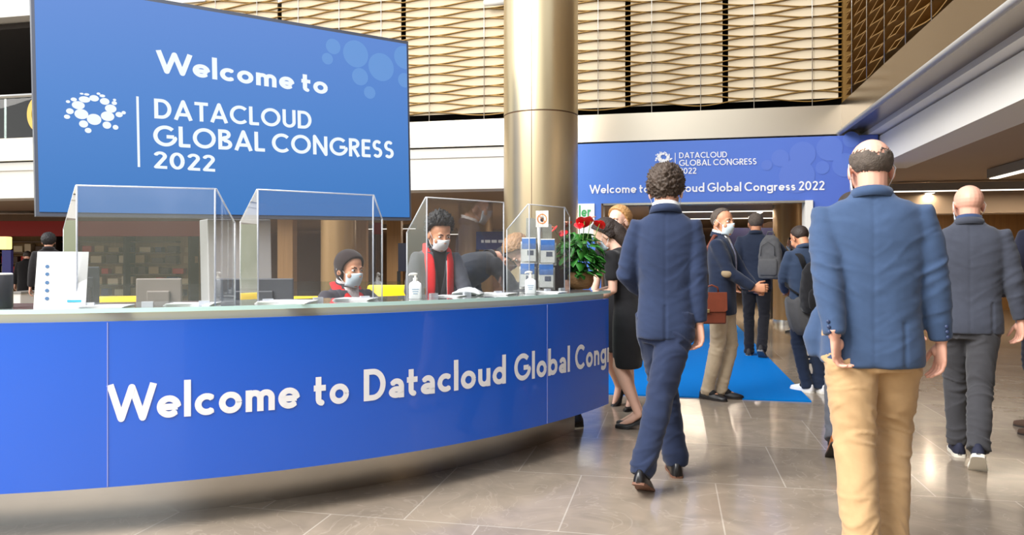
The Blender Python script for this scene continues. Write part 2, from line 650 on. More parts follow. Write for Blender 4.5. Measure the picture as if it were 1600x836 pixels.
# far slab edge: white stepped fascia under a satin metal band
mb = MB()
mb.box(((-22 + XR) / 2, YB + .30, 2.66), (22 + XR, .5, .52))
mb.box(((-22 + XR) / 2, YB + .27, 2.985), (22 + XR, .5, .15))
struct('wall_far', mb, M['white'])
mb = MB(); mb.box(((-22 + 2.39) / 2, YB + .22, 3.29), (22 + 2.39, .5, .42)); struct('trim_far', mb, M['band'])
# right slab edge: two steps and the deep pale beam
mb = MB()
mb.box((XR + .25, YB / 2 - 2, 2.80), (.5, YB + 4.6, .40))
mb.box((XR + .10, YB / 2 - 2, 3.06), (.5, YB + 4.6, .07))
struct('wall_right', mb, M['offwhite'])
mb = MB(); mb.box((2.39 + .25, YB / 2 - 2 + .1, 3.305), (.5, YB + 4.2, .43)); struct('trim_right', mb, mat('bronze_tinted_metal', lin(146, 130, 110), .22, .85))
mb = MB()
mb.tube([(2.36, -4, 3.09), (2.36, YB - .02, 3.09)], .035, 12)
o = mb.build('trim_rail', mat('grey_metal_rail', lin(186, 184, 180), .5, .15)); o['kind'] = 'structure'
# ceilings under the upper floor
mb = MB()
mb.box((-9.6, 20.2, 2.47), (25, 16.4, .1))
struct('ceiling_far', mb, M['brownceil'])
mb = MB()
mb.box((7.3, 12, 2.66), (8.1, 32, .1))
struct('ceiling_right', mb, M['brownceil'])
mb = MB()
mb.box((7.2, 15.2, 2.36), (7.9, .5, .52))
struct('trim_bulkhead', mb, M['brownceil'])
# walls that close the halls
mb = MB(); mb.box((-5, 28.6, 1.4), (46, .2, 2.9)); struct('wall_back', mb, M['woodd'])
mb = MB(); mb.box((11.4, 12, 1.4), (.2, 33, 2.8)); struct('wall_side', mb, M['wood'])
mb = MB(); mb.box((7.6, 21, 1.3), (6, .2, 2.6)); struct('wall_panelled', mb, M['wood'])
# upper floor behind the screen wall
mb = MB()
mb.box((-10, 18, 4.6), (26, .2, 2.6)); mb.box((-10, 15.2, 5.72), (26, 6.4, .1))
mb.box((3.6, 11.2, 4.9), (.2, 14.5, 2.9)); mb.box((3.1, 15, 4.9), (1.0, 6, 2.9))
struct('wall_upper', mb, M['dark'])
mb = MB(); mb.box((-14, YB + .3, 6.15), (12, .4, .72)); struct('trim_upper', mb, M['white'])
mb = MB(); mb.box((-10, 15.2, 3.46), (26, 6.6, .06)); struct('floor_upper', mb, M['grey'])
# unseen wall added behind the viewer to darken the column's right-hand reflection
mb = MB(); mb.box((9.0, -5.2, 4.0), (13, .3, 8.0)); struct('wall_rear', mb, mat('rear_wall_paint', lin(120, 104, 88), .7))

# ------------------------------------------------------------------ wave screens on the upper floor
def wave_panel(x0, x1, z0, z1, nlens, mats, label, M4=None, depth=.035, lowcut=None):
    """stack of curved ribbons between x0 and x1 in front of a backing sheet (own frame: y = 0 front)"""
    t = thing('wave_screen_panel', label, 'wall panel', (0, 0, 0), 0, 'wave screen panels above the hall')
    T = M4 or Matrix.Identity(4)
    w = x1 - x0
    p = .078
    lens = w / nlens
    A = p * .5
    ns = nlens * 12
    g = .042
    rb = MB()
    k = 0
    z = z0 + A
    while z < z1:
        sg = 1 if k % 2 == 0 else -1
        top, rings = [], []
        for i in range(ns + 1):
            x = x0 + w * i / ns
            a = sg * A * math.cos(math.pi * ((x - x0) / lens - .5) * 1.0 + math.pi * .5 * 0)
            zz = z + a
            if lowcut: zz = max(zz, z)
            th = .0062
            rings.append([T @ Vector((x, 0, zz - th)), T @ Vector((x, depth, zz - th)), T @ Vector((x, depth, zz + th)), T @ Vector((x, 0, zz + th))])
        rb.loft(rings)
        k += 1
        z += p
    rb.build('ribbon_lattice', mats[0], t, smooth=False)
    b = MB()
    c = T @ Vector(((x0 + x1) / 2, depth + .012, (z0 + z1) / 2 + .02))
    b.box(c, (w - 2 * g, .02, z1 - z0 - .04), T.to_3x3())
    b.build('backing_sheet', mats[1], t, smooth=False)
    for fx in ((.25, .75) if nlens == 2 else [(i + .5) / nlens for i in range(nlens)]):
        wv = MB()
        wv.tube([T @ Vector((x0 + w * fx, -.012, z0 - .1)), T @ Vector((x0 + w * fx, -.012, z1))], .006, 6)
        wv.build('hanging_wire', M['steel'], t)
    return t


XS = [-9.0, -6.6, -4.35, -2.5, -.67, .79, 2.43]
names = ['leftmost cream and gold wave panel above the big screen, cut off by it', 'cream and gold wave panel right above the middle of the big screen',
         'cream and gold wave panel between the big screen and the round column', 'cream and gold wave panel just right of the round column top',
         'middle cream and gold wave panel over the blue entrance portal', 'cream and gold wave panel in the corner, over the right part of the portal']
for i in range(6):
    wave_panel(XS[i], XS[i + 1], 3.60, 6.6, 2 if i > 1 else 3, (M['gold'], M['cream']), names[i], Matrix.Translation((0, YB + .12, 0)))
# side run above the right slab edge, seen along its length, its shade put into the colours
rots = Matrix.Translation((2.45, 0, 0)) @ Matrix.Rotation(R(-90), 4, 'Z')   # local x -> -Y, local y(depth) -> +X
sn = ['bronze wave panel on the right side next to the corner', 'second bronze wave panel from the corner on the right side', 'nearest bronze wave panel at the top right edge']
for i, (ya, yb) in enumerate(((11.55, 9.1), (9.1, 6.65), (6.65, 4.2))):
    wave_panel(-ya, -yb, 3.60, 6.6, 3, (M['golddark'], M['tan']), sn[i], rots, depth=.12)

mb = MB(); mb.box((2.50, YB + .12, 5.05), (.12, .14, 3.1))
o = mb.build('trim_corner', M['golddark'], smooth=False); o['kind'] = 'structure'

# balustrade of the upper floor at the far left, ring sign, downlight
t = thing('glass_balustrade', 'glass balustrade with steel rail on the upper floor left of the screen', 'balustrade', (-13.5, YB + .3, 3.5))
mb = MB(); mb.box((0, 0, .42), (7, .02, .78)); mb.build('glass_panel', M['balglass'], t, smooth=False)
mb = MB(); mb.tube([(-3.5, 0, .86), (3.5, 0, .86)], .04); mb.build('handrail', M['steel'], t)
for k in range(4):
    mb = MB(); mb.box((-3.4 + k * 2.25, .03, .42), (.05, .03, .84)); mb.build('post', M['steel'], t, smooth=False)
c = PY(66, 178, YB + .2)
mb = MB()
ro = .31
mb.loft([[c + Vector((rr * math.cos(a), dy, rr * 1.15 * math.sin(a))) for rr, dy in ((.31, -.03), (.31, .03), (.21, .03), (.21, -.03))] for a in [2 * math.pi * k / 40 for k in range(41)]], caps=False)
o = mb.build('ring_sign', mat('yellow_gold_enamel', lin(240, 200, 96), .5), smooth=True, auto=30)
tag(o, 'large yellow ring sign half hidden behind the left edge of the big screen', 'sign')
c = PY(48, 52, 13.2)
mb = MB(); mb.lathe([(.0, .0), (.16, .0), (.2, -.03), (.2, .05), (0, .05)], 20, c)
o = mb.build('ceiling_downlight', glow('downlight_glow', (1, .97, .9, 1), 1.2)); tag(o, 'small round downlight on the dark upper ceiling at the far left', 'ceiling light')
c = PY(772, 4, YB - .1)
mb = MB(); mb.tube([c + Vector((-.16, 0, 0)), c + Vector((.3, 0, .0))], .05, 14)
o = mb.build('tube_spotlight', M['white']); tag(o, 'white tube spotlight in front of the wave panels left of the column', 'ceiling light')

# ------------------------------------------------------------------ round brass column by the desk
t = thing('round_column', 'tall round brass-clad column rising behind the reception counter', 'column', PD(845, 405, 8.6) - Vector((0, 0, CAMZ)))
mb = MB(); mb.lathe([(.425, 0), (.425, 2.895)], 64); mb.build('lower_cladding', mat('brass_cladding_lower', lin(196, 178, 146), .32, .85, var=.06, vscale=2, stretch=(6, 6, .5)), t, auto=40)
mb = MB(); mb.lathe([(.425, 2.91), (.425, 7.0)], 64); mb.build('upper_cladding', M['brass'], t, auto=40)
mb = MB(); mb.lathe([(.418, 2.89), (.418, 2.915)], 64); mb.build('shadow_joint', M['woodd'], t)
for aa in (-106, 14, 134):
    mb = MB(); mb.box((.4255 * math.cos(R(aa + YAW)), .4255 * math.sin(R(aa + YAW)), 3.5), (.004, .006, 7.0), Matrix.Rotation(R(aa + YAW), 3, 'Z'))
    mb.build('vertical_seam', M['woodd'], t, smooth=False)

# ------------------------------------------------------------------ blue entrance portal
PYF = 11.35
t = thing('entrance_portal', 'blue entrance portal with white congress lettering over the doorway', 'portal', (.42, PYF, 0))
wm, _, _, _ = wrapmat('portal_blue_print', lin(84, 136, 226), lin(84, 110, 202), 0, -2.4, 2.4, **{'Roughness': .45})
mb = MB(); mb.box((0, .12, 2.565), (4.82, .24, .91)); mb.build('header_board', wm, t, smooth=False)
mb = MB(); mb.box((-1.935, .12, 1.055), (.95, .24, 2.11)); mb.build('side_board', wm, t, smooth=False)
mb = MB(); mb.box((1.975, .12, 1.055), (.87, .24, 2.11)); mb.build('side_board', wm, t, smooth=False)
mb = MB(); mb.box((1.49, .1, 1.055), (.1, .3, 2.11)); mb.build('door_jamb', M['white'], t, smooth=False)
mb = MB(); mb.box((-1.45, .13, 1.055), (.03, .3, 2.11)); mb.build('door_jamb', M['woodd'], t, smooth=False)
mb = MB(); mb.box((0, .13, 2.095), (2.9, .3, .03)); mb.build('door_head', M['steel'], t, smooth=False)


def pmap(u, v, o=0): return (u, -.010 - o, v)


def pmap0(u, v, o=0): return (u, -.004 - o, v)


def puv(px, py):
    p = PY(px, py, PYF)
    return p.x - .42, p.z


def text_px(mb, fm, uv, text, t, xa, ya_base, xb, yb_base, y_captop_at_xa, umax=None, **kw):
    ua, va = uv(xa, ya_base)
    ub, vb = uv(xb, yb_base)
    cap = uv(xa, y_captop_at_xa)[1] - va
    sl = (vb - va) / (ub - ua)
    place_text(mb, lambda u, v, o=0: fm(u, v + sl * (u - ua), o), text, t, ua, ub, va, cap, umax, **kw)


mb = MB(); text_px(mb, pmap, puv, 'Welcome to Datacloud Global Congress 2022', .16, 921, 302.5, 1288, 297, 289); mb.build('welcome_lettering', M['letter'], t, smooth=False)
for tx, xa, ya, xb, yb, yt in (('DATACLOUD', 1061, 247.5, 1136, 246, 238.5), ('GLOBAL CONGRESS', 1061, 259.5, 1182, 257, 250), ('2022', 1061, 272, 1088, 271.5, 262.5)):
    mb = MB(); text_px(mb, pmap, puv, tx, .15, xa, ya, xb, yb, yt); mb.build('title_lettering', M['letter'], t, smooth=False)
mb = MB()
u0, v0 = puv(1037, 247.5)
for (ex, ey, rx, ry) in EMB:
    disc(mb, pmap, u0 + (ex - 236) * .00098, v0 - (ey - 305) * .00125, rx * .00105, ry * .0014, 16)
mb.build('dot_emblem', M['letter'], t, smooth=False)
mb = MB()
ua, va = puv(1054.5, 271); ub, vb = puv(1055.5, 239)
mb.quad(pmap(ua, va), pmap(ub, va), pmap(ub, vb), pmap(ua, vb)); mb.build('divider_line', M['letter'], t, smooth=False)
mb = MB()
for (px, py, r) in ((1219, 247, 13), (1254, 241, 19), (1198, 258, 8), (1296, 232, 19), (1330, 218, 12), (1245, 275, 26), (1320, 258, 18), (1285, 262, 10)):
    u, v = puv(px, py)
    disc(mb, pmap0, u, v, r * .0094, r * .0094, umax=2.41)
mb.build('faint_disc_pattern', mat('faint_blue_print', lin(93, 123, 210), .45), t, smooth=False)

# poster on the portal beside the column
t = thing('notice_poster', 'white poster with green lettering stuck beside the column on the blue portal', 'poster', (0, 0, 0))
a = PY(893, 372, PYF - .008); b = PY(929, 318, PYF - .008)
mb = MB(); mb.box(((a.x + b.x) / 2, PYF - .008, (a.z + b.z) / 2), (b.x - a.x, .012, b.z - a.z)); mb.build('poster_sheet', M['paper'], t, smooth=False)
mb = MB()
place_text(mb, lambda u, v, o=0: (u, PYF - .016 - o, v), 'ler', .17, PY(905, 340, PYF).x, PY(923, 340, PYF).x, PY(905, 339, PYF).z, .17)
mb.build('poster_lettering', mat('green_print', lin(70, 176, 100), .5), t, smooth=False)

# blue carpet running through the portal
a, b = PD(1040, 612, CAMZ * FPX / (612 - 405)), PD(1252, 615, CAMZ * FPX / (615 - 405))
mb = MB(); mb.box((.22, 12.4, .006), (1.98, 9.8 + .9, .012))
o = mb.build('carpet_runner', M['carpet'], smooth=False); tag(o, 'bright blue carpet runner leading through the entrance portal', 'carpet')

# ------------------------------------------------------------------ LED display wall
DL, DRR = 6.3, 8.36
BL, BR_ = PD(61.5, 331, DL), PD(640, 339.5, DRR)
SU = (BR_ - BL); SW = SU.length; SU.normalize()
SN = Vector((0, 0, 1)).cross(SU).normalized() * -1
if SN.dot(CAM - BL) < 0: SN = -SN
SV = SU.cross(SN).normalized()
if SV.z < 0: SV = -SV
SH = 358 * DL / FPX
ctr = (BL + BR_) / 2


def smap(u, v, o=0, off=.0055): return BL + SU * u + SV * v + SN * (off + o)


def suv(px, py):
    d = ray(px, py)
    k = (BL - CAM).dot(SN) / d.dot(SN)
    p = CAM + d * k - BL
    return p.dot(SU), p.dot(SV)


t = thing('led_display_wall', 'huge blue LED screen welcoming guests above the reception counter', 'screen', (ctr.x, ctr.y, 0))
mb = MB()
m3 = Matrix((SU, SN, SV)).transposed()
mb.box(ctr + SV * (SH / 2) - SN * .085, (SW + .05, .16, SH + .07), m3)
mb.build('screen_housing', mat('dark_grey_housing', lin(78, 84, 98), .4), t, smooth=False, world=True)


def screen_mat():
    m, nt, p = new_mat('blue_screen_picture')
    tc = nt.nodes.new('ShaderNodeTexCoord')
    sp = nt.nodes.new('ShaderNodeSeparateXYZ')
    nt.links.new(tc.outputs['Object'], sp.inputs[0])
    mr = nt.nodes.new('ShaderNodeMapRange')
    mr.inputs['From Min'].default_value = BL.z
    mr.inputs['From Max'].default_value = BL.z + SH
    nt.links.new(sp.outputs['Z'], mr.inputs['Value'])
    rp = nt.nodes.new('ShaderNodeValToRGB')
    e = rp.color_ramp.elements
    e[0].color = lin(50, 116, 188)
    e[1].color = lin(92, 134, 208)
    k = e.new(.55)
    k.color = lin(74, 128, 202)
    nt.links.new(mr.outputs[0], rp.inputs['Fac'])
    nt.links.new(rp.outputs[0], p.inputs['Emission Color'])
    p.inputs['Base Color'].default_value = (.02, .03, .05, 1)
    p.inputs['Specular IOR Level'].default_value = .15
    p.inputs['Emission Strength'].default_value = .69
    p.inputs['Roughness'].default_value = .5
    return m


mb = MB(); mb.box(ctr + SV * (SH / 2) - SN * .002, (SW, .008, SH), m3); mb.build('display_panel', screen_mat(), t, smooth=False, world=True)
for nm, tx, tk, xa, ya, xb, yb, yt in (('welcome_lettering', 'Welcome to', .185, 244, 112, 512, 148, 78), ('title_lettering', 'DATACLOUD', .168, 241, 185, 487, 202, 154),
                                       ('title_lettering', 'GLOBAL CONGRESS', .168, 239.5, 228, 615, 248, 195), ('title_lettering', '2022', .168, 240, 263, 336, 268.5, 236)):
    mb = MB(); text_px(mb, smap, suv, tx, tk, xa, ya, xb, yb, yt); mb.build(nm, M['screenwhite'], t, smooth=False, world=True)
mb = MB()
for (ex, ey, rx, ry) in EMB:
    u, v = suv(ex / 2.667 + 60, ey / 2.667 + 60)
    u1, _ = suv((ex + rx) / 2.667 + 60, ey / 2.667 + 60)
    _, v1 = suv(ex / 2.667 + 60, (ey - ry) / 2.667 + 60)
    disc(mb, smap, u, v, abs(u1 - u), abs(v1 - v), 24)
mb.build('dot_emblem', M['screenwhite'], t, smooth=False, world=True)
mb = MB()
ua, va = suv(215.0, 261); ub, vb = suv(216.5, 151)
mb.quad(smap(ua, va), smap(ub, va), smap(ub, vb), smap(ua, vb)); mb.build('divider_line', M['screenwhite'], t, smooth=False, world=True)
mb = MB()
for (ex, ey, r) in ((1228, 34, 32), (1204, 85, 24), (1322, 65, 56), (1428, 120, 58), (1340, 160, 36), (1380, 226, 26), (1525, 80, 48), (1525, 175, 30)):
    u, v = suv(ex / 2.667 + 60, ey / 2.667 + 60)
    _, v1 = suv(ex / 2.667 + 60, (ey - r) / 2.667 + 60)
    disc(mb, lambda a, b, o=0: smap(a, b, o, .0035), u, v, abs(v1 - v), abs(v1 - v), 32, umax=SW - .005)
mb.build('faint_disc_pattern', M['screenfaint'], t, smooth=False, world=True)
# steel clad pedestal that carries the screen
a = suv(335, 345)[0]; b = suv(436, 345)[0]
pc = BL + SU * ((a + b) / 2) - SN * .35
mb = MB(); mb.box(Vector((pc.x, pc.y, (BL.z + .02) / 2)), (b - a, .3, BL.z - .02), m3)
mb.build('steel_pedestal', mat('satin_steel_sheet', lin(206, 206, 208), .42, .55), t, smooth=False, world=True, bevel=.01)

# ------------------------------------------------------------------ curved reception counter
CC = FV * 7.602 + RV * (-3.06)
CR = 4.355


def cp(th, r, z): return Vector((CC.x + r * math.cos(th), CC.y + r * math.sin(th), z))


def cang(px, r=CR, z=None, py=None):
    """angle on the counter circle under picture column px (front side)"""
    d = ray(px, 405)
    d2 = Vector((d.x, d.y)).normalized()
    oc = Vector((-CC.x, -CC.y))
    b = oc.dot(d2)
    c = oc.dot(oc) - r * r
    s = -b - math.sqrt(max(b * b - c, 0))
    p = d2 * s
    return math.atan2(p.y - CC.y, p.x - CC.x)


TH1 = cang(951)
TH0 = R(-118)
NSEG = 96
ths = [TH0 + (TH1 - TH0) * i / NSEG for i in range(NSEG + 1)]


def curved(mb, r0, r1, z0, z1, a0=TH0, a1=TH1, n=NSEG):
    tt = [a0 + (a1 - a0) * i / n for i in range(n + 1)]
    mb.loft([[cp(a, r0, z0), cp(a, r1, z0), cp(a, r1, z1), cp(a, r0, z1)] for a in tt])


bp0 = cp((TH0 + TH1) / 2, CR, 0)
t = thing('reception_counter', 'long curved reception counter with blue printed front and glass top', 'counter', bp0)
cm = mat('counter_blue_film', lin(3, 92, 212), .32, spec=.8, coat=.4)
mb = MB(); curved(mb, CR - .03, CR, .228, .985); mb.build('front_panel', cm, t, world=True, auto=30)
mb = MB(); curved(mb, CR - .30, CR - .27, 0.0, .99); mb.build('kick_plate', M['steel'], t, world=True, auto=30)
mb = MB(); curved(mb, CR - .29, CR - .03, .25, .27); mb.build('underside_board', M['steel'], t, world=True, auto=30)
mb = MB(); curved(mb, CR - .07, CR - .04, .30, 1.022); mb.build('inner_wall', mat('beige_laminate', lin(214, 196, 164), .4), t, world=True, auto=30)
mb = MB(); curved(mb, CR - .80, CR - .30, .70, .735, a1=cang(770)); mb.build('staff_desk', M['grey'], t, world=True, auto=30)
mb = MB(); curved(mb, CR - .52, CR + .012, 1.026, 1.046); mb.build('glass_top', M['glass'], t, world=True, auto=30)
mb = MB(); curved(mb, CR + .0125, CR + .016, 1.026, 1.046); mb.build('glass_edge', M['glassedge'], t, world=True, auto=30)
for i in range(9):
    th = TH0 + .08 + (TH1 - TH0 - .12) * i / 8
    mb = MB(); mb.lathe([(.016, .985), (.016, 1.026)], 14, cp(th, CR - .10, 0)); mb.build('standoff', M['steel'], t, world=True)
for px in (168, 855):
    th = cang(px)
    mb = MB(); mb.box(cp(th, CR + .001, .606), (.003, .004, .75), Matrix.Rotation(th, 3, 'Z')); mb.build('panel_seam', mat('pale_seam', lin(150, 160, 220), .4), t, smooth=False, world=True)
mb = MB()
kx = None
for word, xa, xb in (('Welcome', 167, 467), ('to', 490, 545), ('Datacloud', 568, 790), ('Global', 803, 890), ('Congress', 898, None)):
    tha = cang(xa)
    _, wn = text_polys(word, .18)
    if xb: kx = CR * (cang(xb) - tha) / wn
    place_text(mb, lambda u, v, o=0: cp(tha + u / CR, CR + .0025 + o, v), word, .18, 0, kx * wn, .530, .166, umax=CR * (TH1 - tha) - .003)
mb.build('welcome_lettering', M['letter'], t, world=True, smooth=False)


def on_glass(px, D):
    """spot on the glass top under picture column px at depth D"""
    p = PD(px, 405, D)
    return Vector((p.x, p.y, 1.046))


# ------------------------------------------------------------------ clear hygiene screens standing on the glass
def hygiene_screen(label, xl, xr, top, Dl, Dr, wl=None, wr=None):
    """front pane between picture columns xl and xr; wl / wr = (column, depth, height share) of the wing ends"""
    A, B = on_glass(xl, Dl), on_glass(xr, Dr)
    t = thing('hygiene_screen', label, 'clear screen', (A + B) / 2, 0, 'clear hygiene screens on the counter')
    H = top - 1.046

    def pane(p, q, hp, hq, nm, slope):
        d = (q - p).normalized()
        n = Vector((-d.y, d.x, 0)) * .003
        z = Vector((0, 0, 1))
        if slope:   # corner p at full height, top falls to hq
            k = .06
            pts = [p, q, q + z * hq, p + (q - p) * k + z * hp, p + z * hp]
        else:
            pts = [p, q, q + z * hq, p + z * hp]
        mb = MB(); mb.prism([a - n for a in pts], n * 2)
        o = mb.build(nm, M['acrylic'], t, smooth=False, world=True)
        e = MB()
        for i in range(1, len(pts)):
            a, b = pts[i], pts[(i + 1) % len(pts)]
            e.tube([a, b], .0042, 6)
        e.build('polished_edge', M['acryledge'], o, smooth=True, world=True)

    pane(A, B, H, H, 'front_pane', False)
    if wl: q = on_glass(wl[0], wl[1]); pane(A, q, H, H * wl[2], 'side_pane', True)
    if wr: q = on_glass(wr[0], wr[1]); pane(B, q, H, H * wr[2], 'side_pane', True)
    for p in ((A + B) / 2, A.lerp(B, .08), A.lerp(B, .92)):
        d = (B - A).normalized()
        mb = MB(); mb.box(p + Vector((0, 0, .012)), (.05, .022, .024), Matrix((d, Vector((-d.y, d.x, 0)), Vector((0, 0, 1)))).transposed())
        mb.build('foot_clip', M['acryledge'], t, smooth=False, world=True)


hygiene_screen('clear hygiene screen at the left end of the counter behind the white leaflet', 120, 336, 1.61, 3.45, 3.62, (100, 3.66, .66), (367, 3.76, .72))
hygiene_screen('clear hygiene screen in front of the seated woman with the dark head wrap', 403, 583, 1.62, 3.76, 4.10, (376, 3.98, .74), (597, 4.17, .78))
hygiene_screen('clear hygiene screen in front of the man with the red scarf', 667, 787, 1.63, 4.36, 4.74, (636, 4.5, .66), None)
hygiene_screen('narrow clear hygiene screen with the no-touching sign, beside the flowers', 827, 882, 1.63, 4.92, 5.22, (792, 5.0, .72), (890, 5.3, .9))

# ------------------------------------------------------------------ ceiling luminaires of the two halls (each carries its own lamp)
def luminaire(p, L, along, label, power=0, drop=.0, glowm=None):
    """grey box with a bright strip on its underside; p = middle of the strip"""
    rz = 0 if along == 'x' else R(90)
    t = thing('linear_luminaire', label, 'ceiling light', p, rz, 'linear ceiling luminaires')
    mb = MB(); mb.box((0, 0, .075), (L, .17, .13)); mb.build('housing', M['grey'], t, smooth=False)
    mb = MB(); mb.box((0, -.0, .004), (L * .98, .11, .012)); mb.build('light_strip', M['led'], t, smooth=False)
    for s in (-.4, .4):
        mb = MB(); mb.tube([(L * s, 0, .13), (L * s, 0, .13 + drop)], .012, 8); mb.build('suspension_rod', M['steel'], t)
    if power:
        ld = bpy.data.lights.new('luminaire_lamp', 'AREA')
        ld.shape = 'RECTANGLE'
        ld.size, ld.size_y = L * .95, .1
        ld.energy = power * (.22 if p[0] > 2.0 else .85)
        ld.color = (1, .84, .64)
        lo = bpy.data.objects.new('lamp', ld)
        COL.objects.link(lo)
        lo.parent = t
        lo.location = (0, 0, -.01)
    return t


def at_z(px, py, z):
    d = ray(px, py)
    return CAM + d * ((z - CAMZ) / d.z)


ZL = 2.46
for (px, py, L, al, z, pw, lb) in (
        (1590, 270, 1.6, 'y', ZL, 0, 'bright slanting ceiling strip light at the top right edge, nearest of the strip lights'),
        (1435, 307, 1.5, 'y', ZL, 150, 'short slanting ceiling strip light between the two bald men'),
        (1572, 297, 3.6, 'x', ZL - .02, 150, 'long level ceiling strip light just above the shaved head'),
        (1560, 312, 4.0, 'x', ZL - .02, 60, 'second level ceiling strip light above the shaved head, farther back'),
        (1480, 326, 3.4, 'x', ZL - .02, 60, 'farthest level ceiling strip light left of the shaved head')):
    p = at_z(px, py, z)
    luminaire(p, L, al, lb, pw, drop=2.66 - .05 - z - .16)
for (px, py, L, al, pw, lb) in (
        (72, 352, 5.0, 'x', 70, 'level ceiling strip light above the red shop fascia at the far left'),
        (60, 363, 4.5, 'x', 70, 'lower level ceiling strip light right over the red shop fascia'),
        (235, 360, 3.6, 'x', 60, 'ceiling strip light seen through the left clear screen'),
        (745, 341, 2.2, 'y', 90, 'slanting ceiling strip light behind the man with the red scarf'),
        (756, 366, 2.6, 'x', 60, 'small far ceiling strip light above the dark blue wall sign'),
        (1128, 331, 3.0, 'x', 80, 'level ceiling strip light in the doorway, upper one'),
        (1122, 342, 3.0, 'x', 60, 'level ceiling strip light in the doorway, lower one'),
        (1180, 336, 2.0, 'y', 80, 'short slanting strip light in the doorway right of the masked man'),
        (600, 358, 2.2, 'x', 60, 'far ceiling strip light under the right corner of the big screen')):
    z = 2.26
    p = at_z(px, py, z)
    if p.y > 27.0: z = CAMZ + (p.z - CAMZ) * 26.5 / p.y; p = Vector((p.x * 26.5 / p.y, 26.5, z))
    luminaire(p, L, al, lb, pw, drop=max(.02, 2.42 - p.z - .14))

# ------------------------------------------------------------------ things standing in the far hall
def standing_box(name, label, cat, xl, xr, D, z0, z1, m, depth=.3, group=None, bevel=.0):
    a, b = gp(xl, D), gp(xr, D)
    t = thing(name, label, cat, (a + b) / 2, R(YAW), group)
    w = (b - a).length
    mb = MB(); mb.box((0, depth / 2, (z0 + z1) / 2), (w, depth, z1 - z0))
    return t, mb, w


def clad_pillar(xl, xr, D, label, m, round_=True, z1=2.42):
    c = gp((xl + xr) / 2, D)
    r = (xr - xl) / 2 / FPX * D
    t = thing('clad_pillar', label, 'column', c, 0)
    if round_:
        mb = MB(); mb.lathe([(r, 0.1), (r, z1)], 40); mb.build('cladding', m, t, auto=40)
        mb = MB(); mb.lathe([(r + .015, 0), (r + .015, .1)], 40); mb.build('base_ring', M['steel'], t, auto=40)
    else:
        mb = MB(); mb.box((0, 0, z1 / 2 + .05), (2 * r, 2 * r, z1 - .1), Matrix.Rotation(R(YAW), 3, 'Z')); mb.build('cladding', m, t, smooth=False, bevel=.01)
        mb = MB(); mb.box((0, 0, .05), (2 * r + .03, 2 * r + .03, .1), Matrix.Rotation(R(YAW), 3, 'Z')); mb.build('plinth', M['steel'], t, smooth=False)
    return t


BW = mat('bronze_wood_cladding', lin(170, 136, 92), .35, .35, var=.12, vscale=2, stretch=(5, 5, .4))
clad_pillar(1209, 1256, 14.6, 'round bronze pillar inside the doorway', BW)
clad_pillar(716, 770, 15.5, 'round bronze pillar behind the bending man in black', BW)
clad_pillar(502, 556, 13.2, 'bronze pillar right behind the seated woman with the head wrap', BW)
clad_pillar(437, 461, 14.5, 'square wooden pillar left of the seated woman', M['wood'], False)
clad_pillar(606, 628, 15.0, 'square wooden pillar between the seated woman and the man with red scarf', M['wood'], False)
clad_pillar(556, 574, 16.0, 'narrow wooden pillar directly beside the bronze pillar behind the seated woman', M['wood'], False)
clad_pillar(1386, 1412, 15.6, 'round dark bronze pillar behind the right shoulder of the man in the blue blazer', BW)

# shop at the far left: red fascia, shelves, a blue notice stand
def in_shop(x, z, D=17.0): return x


a, b = gp(-40, 18.0), gp(330, 18.0)
t = thing('shop_front', 'shop front with red fascia and dim shelves at the far left', 'shop', (a + b) / 2, R(YAW))
w = (b - a).length
mb = MB(); mb.box((0, .9, 1.2), (w, .1, 2.3)); mb.build('back_wall', M['wood'], t, smooth=False)
mb = MB(); mb.box((0, 0, 2.0), (w, .3, .36)); mb.build('fascia', mat('red_fascia', lin(170, 24, 22), .5), t, smooth=False)
mb = MB(); mb.box((0, .0, 2.26), (w, .34, .16)); mb.build('bulkhead', M['woodd'], t, smooth=False)
for k in range(6):
    mb = MB(); mb.box((-.6, .72, .35 + .27 * k), (w * .82, .3, .03)); mb.build('shelf', M['woodd'], t, smooth=False)
for k, x in enumerate((-.48, -.2, .1, .38)):
    mb = MB(); mb.box((w * x, .62, 1.0), (.06, .5, 2.0)); mb.build('upright', M['dark'], t, smooth=False)
cols = [lin(180, 150, 110), lin(90, 70, 60), lin(200, 60, 50), lin(60, 70, 110), lin(220, 200, 170)]
gm = [mat('shop_goods', c, .6) for c in cols]
rnd = random.Random(3)
for k in range(5):
    x = -w * .46
    while x < w * .36:
        ww = rnd.uniform(.14, .3)
        hh = rnd.uniform(.12, .21)
        mb = MB(); mb.box((0, 0, hh / 2), (ww, .18, hh))
        p = Matrix.Translation((a + b) / 2) @ Matrix.Rotation(R(YAW), 4, 'Z') @ Vector((x + ww / 2, .7, .365 + .27 * k))
        o = mb.build('carton', rnd.choice(gm), smooth=False, bevel=.01)
        o.location = p
        o.rotation_euler = (0, 0, R(YAW))
        tag(o, 'small shop carton on the dim shelves under the red fascia', 'carton', 'cartons on the shop shelves')
        x += ww + rnd.uniform(.03, .2)
t, mb, w = standing_box('notice_stand', 'dark blue notice stand with a yellow emblem at the left edge', 'sign', 3, 17, 12.6, .05, 1.42, None, .06)
mb.build('panel', mat('navy_panel', lin(34, 34, 92), .4), t, smooth=False)
mb = MB(); mb.box((0, .03, .025), (.3, .3, .05)); mb.build('foot', M['black'], t, smooth=False)
mb = MB(); mb.lathe([(.0, 0), (.05, 0), (.05, .006), (0, .006)], 20); 
o = mb.build('emblem', M['yellow'], t); o.rotation_euler = (R(90), 0, 0); o.location = (.02, -.001, .95)
